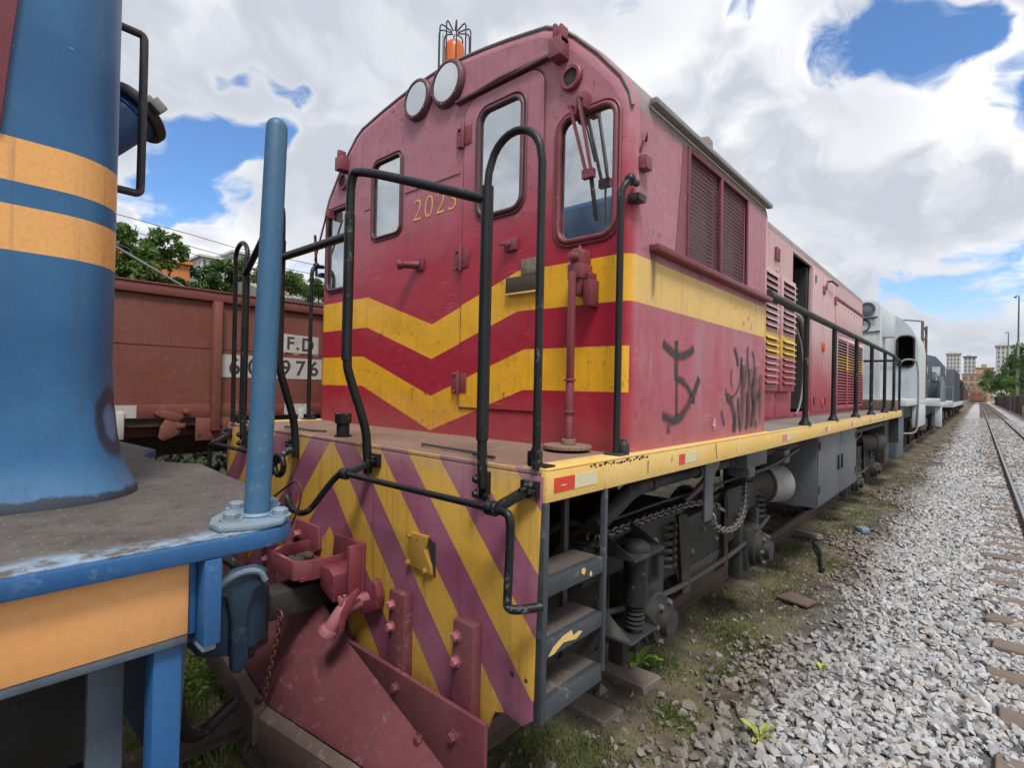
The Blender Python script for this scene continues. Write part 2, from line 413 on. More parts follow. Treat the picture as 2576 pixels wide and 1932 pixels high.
paint('grease', (.022, .021, .021), (.055, .05, .045), .6, .55, .4, .2, .2, grime_col=(.012, .011, .01))
paint('greaser_brown', (.036, .031, .027), (.07, .056, .046), .7, .65, .4, .25, .2, grime_col=(.02, .017, .015))
paint('tank_grey', (.080, .091, .108), (.125, .136, .152), .6, .5, .3, .08, .4)
paint('light_grey_cap', (.27, .27, .26), (.20, .19, .185), .5, .55, .3, .1)
paint('deck_rust', (.20, .115, .085), (.30, .21, .165), .8, .8, .35, .3, 0, grime_col=(.07, .055, .045), bump=.35)
paint('walkway_grey', (.17, .155, .145), (.26, .24, .22), .7, .8, .35, .15, 0, bump=.35)
paint('cap_bolt', (.11, .105, .10), (.18, .17, .16), .5, .5, .3, .2, 0)
paint('ladder_tread', (.075, .062, .053), (.13, .10, .085), .7, .8, .4, .25, 0, bump=.3)
paint('roof_grey', (.24, .19, .18), (.34, .30, .29), .7, .7, .4, .2, .1)
paint('rubber', (.10, .035, .045), (.19, .09, .11), .5, .5, .2, .05)
paint('fab_wagon', (.195, .050, .038), (.26, .11, .078), .7, .6, .55, .24, .65, grime_col=(.115, .062, .042), chip=.5, chip_col=(.30, .17, .13), bump=.3)
paint('wagon_rail', (.20, .055, .042), (.25, .09, .07), .5, .6, .25, .15, .2, grime_col=(.09, .05, .04))
paint('white_patch', (.60, .585, .55), (.46, .42, .38), .6, .7, .30, .2, .25, grime_col=(.26, .12, .09))
paint('black_letter', (.035, .033, .035), (.12, .11, .10), .6, .7, .2, .1)
paint('number_yellow', (.78, .47, .15), (.70, .38, .17), .8, .6, .0, .0, .0)
paint('blue', (.016, .092, .26), (.032, .125, .30), .5, .42, .12, .05, .14, grime_col=(.03, .06, .12))
paint('blue_worn', (.09, .19, .33), (.30, .36, .39), .75, .55, .5, .22, .2, grime_col=(.10, .085, .07))
paint('orange', (.84, .38, .125), (.80, .43, .18), .5, .5, .08, .06, .10, grime_col=(.35, .16, .06))
paint('post_blue', (.022, .105, .225), (.06, .155, .26), .65, .48, .18, .05, .25, grime_col=(.10, .13, .15))
paint('dark_cap', (.035, .03, .034), (.09, .07, .075), .5, .5, .3, .2)
paint('sky_grey', (.46, .52, .56), (.56, .60, .63), .6, .6, .25, .06, .35, grime_col=(.20, .19, .18))
paint('dull_blue', (.060, .085, .12), (.14, .17, .20), .6, .6, .3, .15, .3)
paint('dull_brown', (.11, .075, .065), (.18, .13, .11), .6, .7, .3, .2, .3)
paint('dull_orange', (.36, .14, .075), (.44, .22, .13), .6, .7, .4, 0, .4)
paint('wall_white', (.60, .585, .575), (.68, .665, .655), .6, .8, .2, .0, .35, scale=.2, grime_col=(.22, .20, .19))  # paled so that distance haze is part of the wall colour
paint('wall_buff', (.44, .29, .21), (.50, .36, .27), .6, .85, .2, .0, .3, scale=.2, grime_col=(.2, .13, .10))
paint('wall_orange', (.62, .20, .05), (.70, .27, .09), .6, .85, .2, .0, .3, scale=.3)
paint('concrete', (.26, .25, .23), (.34, .32, .29), .7, .9, .4, .0, .35, scale=.5, grime_col=(.10, .095, .075))
paint('fence_brown', (.115, .085, .07), (.17, .13, .11), .6, .9, .3, .0, .3)
paint('post_concrete', (.28, .28, .27), (.36, .35, .33), .6, .9, .3, 0, .2)
paint('rail_steel', (.085, .055, .042), (.13, .085, .06), .7, .7, .3, .2, 0)
paint('sleeper_wood', (.15, .115, .09), (.24, .20, .17), .7, .9, .4, 0, 0, bump=.5, grime_col=(.05, .04, .032))
paint('trunk', (.09, .07, .05), (.15, .12, .09), .6, .95, .3, 0, 0, bump=.5)
paint('galv_wire', (.05, .05, .055), None, .3, .5, .1, 0, 0)
paint('rust_wire', (.10, .035, .022), (.15, .06, .04), .5, .7, .2, .2, 0)
paint('chain_steel', (.24, .225, .21), (.13, .10, .085), .6, .45, .3, .2, 0, metallic=.6)
paint('dirt_fill', (.05, .042, .036), (.12, .10, .08), .8, .95, .4, 0, 0, bump=.6)
paint('decal_red', (.66, .045, .022), (.60, .10, .06), .5, .35, .0, .0, .06)
paint('decal_red_faded', (.60, .22, .18), (.62, .30, .25), .5, .5, .0, .0, .1)
paint('decal_white', (.66, .62, .42), (.68, .60, .36), .5, .35, .0, .0, .08)
paint('plaque_dark', (.045, .035, .025), (.09, .07, .045), .6, .6, .2, 0, 0)
paint('plaque_olive', (.16, .13, .10), (.22, .18, .14), .6, .6, .2, .1, 0)
m, g, b = newmat('polished_rail'); b.inputs['Base Color'].default_value = (.42, .41, .40, 1); b.inputs['Metallic'].default_value = 1; b.inputs['Roughness'].default_value = .32
m, g, b = newmat('interior_dark'); b.inputs['Base Color'].default_value = (.035, .035, .036, 1); b.inputs['Roughness'].default_value = .9
m, g, b = newmat('curtain'); b.inputs['Base Color'].default_value = (.42, .43, .38, 1); b.inputs['Roughness'].default_value = .9
m, g, b = newmat('beacon_orange'); b.inputs['Base Color'].default_value = (.85, .17, .02, 1); b.inputs['Roughness'].default_value = .3; b.inputs['Transmission Weight'].default_value = .25
m, g, b = newmat('leaf_weed'); o = g.obj(); n = g.noise(o, 14, 2)
g.put(b.inputs['Base Color'], g.mix(n, (.10, .20, .035), (.22, .32, .06))); b.inputs['Roughness'].default_value = .55
m, g, b = newmat('leaf_pale'); o = g.obj(); n = g.noise(o, 14, 2)
g.put(b.inputs['Base Color'], g.mix(n, (.26, .34, .06), (.42, .46, .12))); b.inputs['Roughness'].default_value = .55
def leafmat(name, a, bb, c3, sc):
    m, g, b = newmat(name); o = g.obj(); n = g.noise(o, sc, 4, .6); n2 = g.noise(o, sc * 9, 2)
    c = g.mix(g.ss(n, .35, .65), a, bb); c = g.mix(g.ss(n2, .6, .75), c, c3)
    g.put(b.inputs['Base Color'], c); b.inputs['Roughness'].default_value = .6
    b.inputs['Subsurface Weight'].default_value = 0
    tr = g.node('ShaderNodeBsdfTranslucent', {'Color': c}); mixs = g.node('ShaderNodeMixShader', {0: .3, 1: b.outputs[0], 2: tr.outputs[0]})
    m.node_tree.links.new(mixs.outputs[0], m.node_tree.nodes['Material Output'].inputs[0])
leafmat('leaf_tree', (.035, .085, .018), (.075, .15, .03), (.12, .20, .05), .8)
leafmat('dry_leaf', (.20, .14, .08), (.34, .26, .15), (.12, .08, .05), 6)
leafmat('leaf_dark', (.012, .020, .008), (.03, .045, .014), (.045, .06, .02), .8)
leafmat('leaf_light', (.07, .14, .025), (.13, .22, .045), (.19, .27, .08), .8)
leafmat('grass_blade', (.055, .085, .02), (.12, .17, .035), (.20, .19, .07), 3)
leafmat('ground_leaf', (.16, .24, .05), (.28, .36, .085), (.36, .38, .14), 5)
# glass with an old sun film: mostly mirrors the sky, dusty towards its edges
m, g, b = newmat('window_glass'); o = g.obj(); n = g.noise(o, 5, 5, .6); n2 = g.noise(o, 60, 3, .6)
gl = g.node('ShaderNodeBsdfGlossy', {'Color': (.70, .74, .77), 'Roughness': g.mul(g.ss(n, .4, .8), .10)})
b.inputs['Roughness'].default_value = .5; g.put(b.inputs['Base Color'], g.mix(g.ss(n, .3, .7), (.045, .052, .052), (.20, .215, .205)))
mx_ = g.node('ShaderNodeMixShader', {0: g.m('SUBTRACT', .74, g.add(g.mul(g.ss(n, .42, .72), .26), g.mul(g.ss(n2, .55, .8), .06))), 1: b.outputs[0], 2: gl.outputs[0]})
m.node_tree.links.new(mx_.outputs[0], m.node_tree.nodes['Material Output'].inputs[0])
m, g, b = newmat('lamp_lens'); b.inputs['Base Color'].default_value = (.66, .68, .69, 1); b.inputs['Metallic'].default_value = .95; b.inputs['Roughness'].default_value = .05
m, g, b = newmat('clear_lens'); b.inputs['Base Color'].default_value = (.95, .95, .95, 1); b.inputs['Transmission Weight'].default_value = 1; b.inputs['Roughness'].default_value = .03; b.inputs['IOR'].default_value = 1.3
m, g, b = newmat('far_glass'); b.inputs['Base Color'].default_value = (.13, .15, .17, 1); b.inputs['Roughness'].default_value = .15  # lightened, distance haze put into the pane colour
# expanded mesh screen of the side windows
m, g, b = newmat('mesh_screen'); o = g.obj(); x, y, z = g.xyz(o)
wv = g.m('FRACT', g.mul(z, 42)); wy = g.m('FRACT', g.mul(y, 30))
op = g.mul(g.gt(wv, .45), g.gt(wy, .2))
c = g.mix(g.noise(o, 6, 4), (.07, .026, .034), (.15, .065, .08)); g.put(b.inputs['Base Color'], c); b.inputs['Roughness'].default_value = .7
g.put(b.inputs['Alpha'], g.sub(1.0, g.mul(op, .75)))
# spray paint: soft edges from the ribbon's own width coordinate
m, g, b = newmat('spray_paint'); uv = g.node('ShaderNodeUVMap').outputs[0]; u_, v_, _ = g.xyz(uv); o = g.obj()
ed = g.sub(1.0, g.absv(g.sub(g.mul(v_, 2.0), 1.0)))
al = g.mul(g.ss(g.add(ed, g.mul(g.sub(g.noise(o, 45, 5, .7), .5), .7)), .10, .95), g.ss(g.noise(o, 7, 4, .6), .30, .55, .55, .96))
b.inputs['Base Color'].default_value = (.045, .040, .045, 1); b.inputs['Roughness'].default_value = .6; g.put(b.inputs['Alpha'], al)
m, g, b = newmat('oil_stain'); uv = g.node('ShaderNodeUVMap').outputs[0]; u_, v_, _ = g.xyz(uv); o = g.obj()
ed = g.sub(1.0, g.absv(g.sub(g.mul(v_, 2.0), 1.0)))
al = g.mul(g.mul(g.ss(g.add(ed, g.mul(g.sub(g.noise(o, 14, 5, .7), .5), 1.1)), .25, .9), g.ss(u_, 1.0, .55)), .75)
b.inputs['Base Color'].default_value = (.085, .06, .05, 1); b.inputs['Roughness'].default_value = .7; g.put(b.inputs['Alpha'], al)
# ballast stone: every stone its own tint
m, g, b = newmat('stone'); o = g.obj(); geo = g.node('ShaderNodeNewGeometry'); rnd = geo.outputs['Random Per Island']
c = g.mix(rnd, (.36, .365, .378), (.52, .523, .535)); r2 = g.m('FRACT', g.mul(rnd, 7.31))
c = g.mix(g.mul(g.gt(r2, .82), .7), c, (.40, .335, .28)); c = g.mix(g.mul(g.lt(r2, .10), .6), c, (.20, .20, .21))
x, y, z = g.xyz(o)
soil = g.mul(g.ss(g.add(x, g.mul(g.sub(g.noise(o, 1.1, 3), .5), 1.0)), 2.0, 1.25), .85)
c = g.mix(soil, c, g.mix(rnd, (.085, .064, .048), (.22, .18, .14)))
c = g.mix(g.mul(g.ss(g.noise(o, 40, 5, .7), .45, .75), .35), c, (.17, .16, .15))
g.put(b.inputs['Base Color'], c); b.inputs['Roughness'].default_value = .85
g.put(b.inputs['Normal'], g.bump(g.noise(o, 90, 4, .7), .35, .004))
# ground: dark oily soil and moss beside the near track, grey ballast bed to the right, dry earth beyond
m, g, b = newmat('ground'); o = g.obj(); x, y, z = g.xyz(o)
nb = g.noise(o, .7, 5, .6); nm = g.noise(o, 3.2, 6, .65); nf = g.noise(o, 22, 5, .7); nff = g.noise(o, 90, 3, .7)
soil = g.mix(g.ss(nm, .35, .65), (.060, .048, .037), (.18, .140, .102))
soil = g.mix(g.mul(g.ss(nf, .55, .75), .5), soil, (.21, .165, .12))
moss = g.mul(g.ss(g.add(g.mul(nm, .6), g.mul(g.noise(o, 1.3, 4), .4)), .47, .55), g.ss(nf, .3, .55))
soil = g.mix(g.mul(moss, .62), soil, g.mix(nff, (.05, .068, .016), (.13, .15, .04)))
grav = g.mix(g.ss(nff, .3, .7), (.065, .063, .062), (.20, .198, .20)); grav = g.mix(g.ss(y, 40.0, 62.0), grav, (.40, .395, .40)); grav = g.mix(g.mul(g.ss(nf, .5, .7), .4), grav, (.22, .19, .16))
wx = g.add(x, g.mul(g.sub(nm, .5), .8))
gm = g.mul(g.ss(wx, 1.25, 1.75), g.ss(wx, 6.4, 5.4))
c = g.mix(gm, soil, grav)
dry = g.mix(g.ss(nm, .35, .65), (.30, .25, .17), (.20, .18, .10)); dry = g.mix(g.mul(g.ss(nb, .5, .6), .7), dry, (.10, .13, .04))
c = g.mix(g.ss(wx, 5.6, 6.6), c, dry)
lft = g.mix(g.ss(nm, .4, .6), (.045, .04, .03), (.03, .038, .016)); c = g.mix(g.ss(x, -2.2, -3.2), c, lft)  # left ground darkened: shade under the wagon put into the colour
g.put(b.inputs['Base Color'], c); b.inputs['Roughness'].default_value = .95
g.put(b.inputs['Normal'], g.bump(g.add(g.mul(nm, .4), g.add(g.mul(nf, .5), g.mul(nff, .3))), .6, .05))

# ------------------------------------------------------------------ setting: ground, tracks
def gh(x, y):
    x = np.asarray(x, float); y = np.asarray(y, float)
    def sst(v, a, b): t = np.clip((v - a) / (b - a), 0, 1); return t * t * (3 - 2 * t)
    h = -.165 + .0 * x
    h = h + .045 * sst(x, 1.3, 2.3) * (1 - sst(x, 5.0, 6.2))
    h = h - .05 * sst(-x, 1.4, 2.2) * (1 - sst(-x, 2.9, 3.5))
    near = np.exp(-((x - 1.5) / 9) ** 2) * np.exp(-(np.maximum(np.abs(y - 8) - 14, 0) / 12) ** 2)
    n = (np.sin(x * 2.1 + 1.3 * np.sin(y * 1.7)) * .35 + np.sin(y * 2.7 + 1.1 * np.sin(x * 3.1)) * .35 + np.sin(x * 6.3 + y * 5.1) * .18 + np.sin(x * 9.1 - y * 7.7) * .12)
    return h + n * .022 * near
xs = np.unique(np.concatenate([np.arange(-7, 9, .12), -np.geomspace(7, 2500, 26), np.geomspace(9, 2500, 26)]))
ys = np.unique(np.concatenate([np.arange(-5, 24, .14), -np.geomspace(5, 2500, 26), np.geomspace(24, 3500, 40)]))
GX, GY = np.meshgrid(xs, ys); GZ = gh(GX, GY)
V = np.stack([GX, GY, GZ], -1).reshape(-1, 3); nx, ny = len(xs), len(ys)
idx = np.arange(nx * ny).reshape(ny, nx)
F = np.stack([idx[:-1, :-1], idx[:-1, 1:], idx[1:, 1:], idx[1:, :-1]], -1).reshape(-1, 4)
tag(link('ground', np_mesh('ground', V, F, 'ground', True)), None, None, kind='structure')

def rail_profile(cx):
    h = .065
    P = [(-.055, -.125), (.055, -.125), (.055, -.113), (.010, -.098), (.009, -.040), (.032, -.032), (.033, -.006), (.027, -.0), (-.027, -.0), (-.033, -.006), (-.032, -.032), (-.009, -.040), (-.010, -.098), (-.055, -.113)]
    return [(cx + a, b) for a, b in P]
def sleeper_mesh(L, w, h, mat, seed):
    r = random.Random(seed); mb = MB(); n = 7
    ring = []
    for i in range(n + 1):
        x = -L / 2 + L * i / n
        for dy, dz in ((-w / 2, -h), (w / 2, -h), (w / 2, 0), (-w / 2, 0)):
            ring.append((x + (r.uniform(-.02, .02) if i in (0, n) else 0), dy + r.uniform(-.008, .008), dz + r.uniform(-.008, .006)))
    fs = [(0, 1, 2, 3), tuple(4 * n + k for k in (3, 2, 1, 0))]
    for i in range(n):
        for k in range(4):
            a, b = 4 * i + k, 4 * i + (k + 1) % 4; fs.append((a, a + 4, b + 4, b))
    mb.raw(ring, fs); return mb.mesh('sleeper', mat, .008, seg=1)
SLP = [sleeper_mesh(2.0, .21, .15, 'sleeper_wood', k) for k in range(4)]
def track(cx, y0, y1, label, sp=.6, top=-.118, phase=0.0, poly=None, length=1.0):
    t = thing('railway_track', label, 'track', (cx, y0, -.12))
    for s in (-1, 1):
        o = MB().prism(rail_profile(cx + s * .53), 'y', y0, y1).build('rail', 'rail_steel', t)
        MB().box(cx + s * .53 - .022, cx + s * .53 + .022, y0, y1, -.0005, .0016).build('running_surface', 'polished_rail' if poly else 'rail_steel', o)
    k = 0; y = math.ceil((y0 - phase) / sp) * sp + phase; far = MB()
    while y < y1:
        if -4 < y < 75 and k < 140:
            inst('sleeper', SLP[k % 4], t, (cx + random.uniform(-.03, .03), y + random.uniform(-.02, .02), top + random.uniform(-.008, .006) + (.028 if cx == 0 and .5 < y < 1.4 else -.012 if cx == 0 else 0)), (0, 0, random.uniform(-.02, .02) + (math.pi if k % 3 == 0 else 0)), (length, random.uniform(.92, 1.05), 1)); k += 1
        elif y > 0: far.box(cx - 1.0, cx + 1.0, y - .1, y + .1, top - .12, top)
        y += sp
    if far.v: far.build('sleeper', 'sleeper_wood', t)['kind'] = 'stuff'
    return t
track(3.60, -6, 230, 'open railway track with shiny rails on grey ballast at right', .61, -.088, .49, True)
track(0.0, -9, 100, 'dark overgrown track under the red locomotive', .5, -.150, .2, False, .93)
track(-4.35, -10, 24, 'track under the rust red gondola wagon', .6, -.15, .3)

# ------------------------------------------------------------------ red locomotive
loco = thing('red_locomotive', 'weathered red locomotive with yellow chevron bands, number 2023 and striped front plate', 'locomotive', (0, 4.9, 0))
DZ = 1.534; DW = 1.40; YP = -.64; YE = 10.55
HALF = [(1.36, DZ), (1.362, 2.4), (1.36, 3.10), (1.345, 3.17), (1.30, 3.26), (1.17, 3.42), (1.03, 3.56), (.93, 3.642), (.85, 3.682), (.72, 3.706), (.585, 3.73), (.40, 3.757), (.2, 3.778), (0, 3.787)]
def prof(d, lift=0.0):
    R_ = [(x * (1 - d / 1.36), z if z < 2 else z - d * min(1, max(0, (z - 2.9) / .5)) + lift * max(0, (z - 3.1))) for x, z in HALF]
    return R_ + [(-x, z) for x, z in reversed(R_[:-1])]
WIN_R = (.955, 1.275, 2.535, 3.145, .07); WIN_L = (-1.275, -.955, 2.535, 3.145, .07)
WIN_S = (-.665, -.345, 2.835, 3.360, .05); WIN_D = (.40, .715, 2.775, 3.365, .06)
# cab front, with its openings
outer = prof(.055)
MB().wall(outer, [rrect(*WIN_R), rrect(*WIN_L), rrect(*WIN_S), rrect(.37, .745, 2.74, 3.40, .07)], 'y', 0, .035).build('cab_front', 'cab_livery', loco)
# rounded front edge, sides, roof, rear
mb = MB(); steps = [(0, .055)] + [(.055 * (1 - math.cos(R(a))), .055 * (1 - math.sin(R(a)))) for a in (22, 45, 68, 90)]
rings = [[(x, y, z) for x, z in prof(d)] for y, d in steps]
n = len(rings[0])
for i in range(len(rings) - 1): mb.raw(rings[i] + rings[i + 1], [(k, k + 1, n + k + 1, n + k) for k in range(n - 1)])
mb.build('cab_corner', 'cab_livery', loco, smooth=80)
for s in (1, -1):
    side = MB().wall([(.055, DZ), (1.98, DZ), (1.98, 3.10), (.055, 3.10)], [[(.60, 2.53), (1.515, 2.53), (1.515, 3.095 - .0), (.60, 3.095)]], 'x', s * 1.36, s * 1.325).build('cab_side', 'cab_livery', loco)
roofp = [p for p in prof(0) if p[1] >= 3.099]
mb = MB(); n = len(roofp)
mb.raw([(x, .055, z) for x, z in roofp] + [(x, 1.98, z) for x, z in roofp] + [(x * .97, .055, z - .03) for x, z in roofp] + [(x * .97, 1.98, z - .03) for x, z in roofp],
       [(k, k + 1, n + k + 1, n + k) for k in range(n - 1)] + [(2 * n + k, 3 * n + k, 3 * n + k + 1, 2 * n + k + 1) for k in range(n - 1)] + [(n + k, n + k + 1, 3 * n + k + 1, 3 * n + k) for k in range(n - 1)])
mb.build('cab_roof', 'roof_grey', loco, smooth=50)
# weld bead round the front roof edge
MB().tube([(x, .0 + .012, z + .004) for x, z in prof(.012) if z > 3.0], .009, 6).build('roof_bead', 'roof_grey', loco)
MB().wall(prof(0), [], 'y', 1.95, 1.98).build('cab_rear', 'hood_livery', loco)
MB().box(-1.30, 1.30, .05, 1.93, DZ + .01, DZ + .03).build('cab_floor', 'interior_dark', loco)
mb = MB(); mb.box(-.5, .4, 1.0, 1.9, DZ + .03, 2.7); mb.box(.6, 1.1, .75, 1.15, DZ + .03, 2.1); mb.box(.62, 1.08, 1.1, 1.2, 2.1, 2.75); mb.build('cab_interior', 'interior_dark', loco, .02)
for s in (1, -1):       # eaves gutter and window sill ledge along each side
    MB().box(s * 1.355, s * 1.395, .15, 1.985, 3.155, 3.185).build('gutter', 'light_grey_cap' if s > 0 else 'roof_grey', loco, .006)
    MB().box(s * 1.355, s * 1.41, .17, 1.97, 2.472, 2.505).build('window_ledge', 'maroon_dark', loco, .006)
    fr = MB()
    for a, b, c_, d in ((.575, .60, 2.51, 3.11), (1.515, 1.54, 2.51, 3.11), (1.04, 1.07, 2.53, 3.095), (.60, 1.515, 3.085, 3.11)): fr.box(s * 1.352, s * 1.372, a, b, c_, d)
    w = fr.build('side_window', 'maroon_dark', loco, .004)
    for a, b in ((.60, 1.04), (1.07, 1.515)):
        MB().box(s * 1.345, s * 1.349, a, b, 2.53, 3.085).build('screen', 'mesh_screen', w)
    MB().box(s * 1.327, s * 1.331, .60, 1.515, 2.53, 3.085).build('pane', 'window_glass', w)
    if s > 0:
        MB().prism([(.45, 2.53), (.60, 2.53), (.60, 3.10), (.52, 3.10), (.50, 2.9)], 'x', 1.3595, 1.3635).build('patch_panel', 'maroon', loco)
# front windows: frame bead and pane each
def front_window(q, name='window', bead='rubber', mat=None, y=0.0, extra=None, rr=.014):
    x0, x1, z0, z1, r = q
    mb = MB(); P = rrect(x0 + .0, x1 - .0, z0, z1, r, 6); mb.tube([(a, y - .004, b) for a, b in P], rr, 8, closed=True)
    P2 = rrect(x0 - .022, x1 + .022, z0 - .022, z1 + .022, r + .022, 6); mb.tube([(a, y - .002, b) for a, b in P2], rr * .62, 6, closed=True)
    w = mb.build(name, bead, loco, smooth=60)
    MB().prism(P, 'y', y + .008, y + .014).build('pane', 'window_glass', w, smooth=0)
    return w
wR = front_window(WIN_R, bead='maroon', rr=.015); wL = front_window(WIN_L); wS = front_window(WIN_S, rr=.010)
MB().box(-1.255, -.975, .045, .05, 2.74, 3.13).build('blind', 'curtain', wL)
# front door
dout = rrect(.268, .852, 1.70, 3.47, .012); dout = [p for p in dout]
def door_outline():
    out = [(.268, 1.70), (.852, 1.70), (.852, 3.37)]
    out += [(.752 + .1 * math.cos(R(a)), 3.37 + .1 * math.sin(R(a))) for a in range(15, 91, 15)]
    out += [(.368 + .1 * math.cos(R(a)), 3.37 + .1 * math.sin(R(a))) for a in range(90, 181, 15)]
    return out
door = MB().wall(door_outline(), [rrect(*WIN_D)], 'y', -.010, -.001).build('front_door', 'cab_livery', loco, .002, seg=1)
mb = MB(); mb.tube([(a, -.002, b) for a, b in [(x + (.006 if x > .56 else -.006), z + (.006 if z > 3 else -.006)) for x, z in door_outline()]], .0045, 5, closed=True); mb.build('door_seam', 'maroon_dark', door)
mb = MB(); P = rrect(WIN_D[0] - .004, WIN_D[1] + .004, WIN_D[2] - .004, WIN_D[3] + .004, .07, 6)
mb.tube([(a, -.014, b) for a, b in P], .013, 8, closed=True); P2 = rrect(WIN_D[0] - .028, WIN_D[1] + .028, WIN_D[2] - .028, WIN_D[3] + .028, .09, 6); mb.tube([(a, -.011, b) for a, b in P2], .008, 6, closed=True)
w = mb.build('door_window', 'rubber', door, smooth=60); 
MB().prism(rrect(*WIN_D), 'y', -.006, -.003).build('door_pane', 'window_glass', door, smooth=0)
for z in (3.277, 2.561, 1.84):      # hinges
    mb = MB(); mb.cyl((.262, -.018, z - .07), (.262, -.018, z + .07), .012, n=8); mb.box(.272, .33, -.016, -.009, z - .055, z + .055)
    mb.box(.20, .256, -.012, 0, z - .05, z + .05)
    for dz in (-.05, .05): mb.cyl((.225, 0, z + dz), (.225, -.022, z + dz), .012, n=8)
    mb.build('hinge', 'maroon', door, .003)
mb = MB(); mb.box(.615, .70, -.028, -.009, 2.545, 2.61); mb.cyl((.645, -.028, 2.578), (.645, -.045, 2.578), .018, n=10); mb.beam((.645, -.045, 2.578), (.60, -.05, 2.585), .012, .02); mb.build('door_lock', 'maroon', door, .004)
mb = MB(); mb.box(.635, .835, -.030, -.010, 2.318, 2.40); mb.build('plate', 'plaque_dark', door, .003)
MB().box(.735, .845, -.022, -.010, 2.404, 2.487).build('plate', 'plaque_olive', door, .002)
MB().box(.636, .85, -.036, -.010, 2.306, 2.316).build('plate_ledge', 'beam_yellow', door, .002)
mb = MB(); mb.tube([(.20, -.012, 3.488), (.55, -.03, 3.497), (.905, -.012, 3.50)], .012, 8); mb.box(.20, .905, -.032, -.0, 3.482, 3.497); mb.build('rain_strip', 'rubber', loco, .003)
mb = MB(); mb.box(.925, 1.0, -.075, 0, 3.435, 3.53); mb.box(.945, .965, -.07, -.01, 3.53, 3.60); mb.box(.985, 1.0, -.07, -.01, 3.50, 3.585); mb.box(.915, .93, -.055, 0, 3.51, 3.55); mb.build('lamp_bracket', 'maroon', loco, .005)
mb = MB(); mb.box(-1.07, -.99, -.075, 0, 3.40, 3.50); mb.box(-1.05, -1.02, -.07, -.01, 3.50, 3.55); mb.build('lamp_bracket', 'maroon', loco, .005)
for x in (1.022, -1.05):
    mb = MB(); P = []
    mb.lathe((x, 0, 3.335), (0, -1, 0), [(-.002, .062), (.018, .062), (.024, .056), (.024, .042), (.010, .040)], 24); o_ = mb.build('marker_light', 'maroon', loco)
    MB().lathe((x, -.0105, 3.335), (0, -1, 0), [(0, .039), (.004, .035)], 20).build('lens', 'interior_dark', o_)
# headlights
for x in (-.168, .115):
    rr = 1.06 if x > 0 else .98
    mb = MB(); mb.lathe((x, .0, 3.640), (0, -1, 0), [(-.002, .134 * rr), (.012, .133 * rr), (.032, .127 * rr), (.038, .118 * rr), (.038, .107 * rr), (.032, .106 * rr)], 36); h_ = mb.build('headlight', 'rubber', loco, smooth=50)
    MB().lathe((x, -.033, 3.640), (0, 1, 0), [(0, .104 * rr), (.010, .092 * rr), (.020, .065 * rr), (.026, .035 * rr), (.028, .008)], 36).build('lens', 'lamp_lens', h_, smooth=60)
    MB().lathe((x, -.030, 3.640), (0, 1, 0), [(0, .020), (.004, .026), (.016, .024), (.022, .012)], 16).build('bulb_shield', 'dark_cap', h_)
    mb = MB()
    for a in range(0, 360, 60): mb.hexbolt((x + .121 * rr * math.cos(R(a + 15)), -.034, 3.64 + .118 * rr * math.sin(R(a + 15))), (0, -1, 0), .006, .005, False)
    mb.build('screw', 'roof_grey', h_)
# roof beacon in its cage, whip aerial
bx_, by_, bz_ = .005, .13, 3.815
be = MB().lathe((bx_, by_, bz_), (0, 0, 1), [(-.07, .075), (.02, .075), (.03, .064), (.05, .064)], 24).build('beacon', 'dark_cap', loco)
MB().lathe((bx_, by_, bz_ + .05), (0, 0, 1), [(0, .066), (.09, .063), (.125, .057), (.138, .045), (.142, .01)], 24).build('amber_dome', 'beacon_orange', be)
for k in range(10):
    a = 2 * math.pi * k / 10; ca, sa = math.cos(a), math.sin(a); q = .102
    MB().tube(smooth_path([(bx_ + q * ca, by_ + q * sa, bz_ - .08), (bx_ + q * ca, by_ + q * sa, bz_ + .225), (bx_ + q * ca, by_ + q * sa, bz_ + .26), (bx_ + q * .85 * ca, by_ + q * .85 * sa, bz_ + .28), (bx_ + .02 * ca, by_ + .02 * sa, bz_ + .255)], 1), .0048, 5).build('cage_bar', 'galv_wire', be)
MB().tube(arc((bx_, by_, bz_ - .02), .104, 0, 345, 24, 'xy'), .006, 5).build('cage_ring', 'galv_wire', be)
MB().tube([(-.55, .5, 3.70), (-.55, .5, 4.5)], .003, 5).build('aerial', 'galv_wire', loco)
MB().box(.35, .75, 1.60, 1.80, 3.74, 3.83).build('roof_vent', 'roof_grey', loco, .01)
mb = MB(); mb.prism([(1.30, 3.42), (1.50, 3.44), (1.50, 3.54), (1.42, 3.55), (1.30, 3.50)], 'x', 1.02, 1.14); mb.build('roof_box', 'roof_grey', loco, .01)
# number
me = text_mesh('number', '2023', .200, 'number_yellow', shear=.10, offset=-.003, space=1.12)
o_ = link('number', me, loco); o_.location = (-.222, -.0022, 2.873); o_.rotation_euler = (R(90), 0, 0)
# small fittings on the front
mb = MB(); mb.box(-.155, -.085, -.012, 0, 2.545, 2.62); mb.cyl((-.135, 0, 2.583), (-.215, -.075, 2.583), .026, .022, 12); mb.cyl((-.215, -.075, 2.583), (-.235, -.094, 2.583), .031, .031, 12); mb.build('receptacle', 'maroon_dark', loco, .003)
MB().box(-.30, .23, -.006, 0, 3.075, 3.085).build('weld_seam', 'cab_livery', loco)
mb = MB(); mb.box(-.78, -.70, -.005, 0, 3.06, 3.068); mb.build('weld_seam', 'cab_livery', loco)
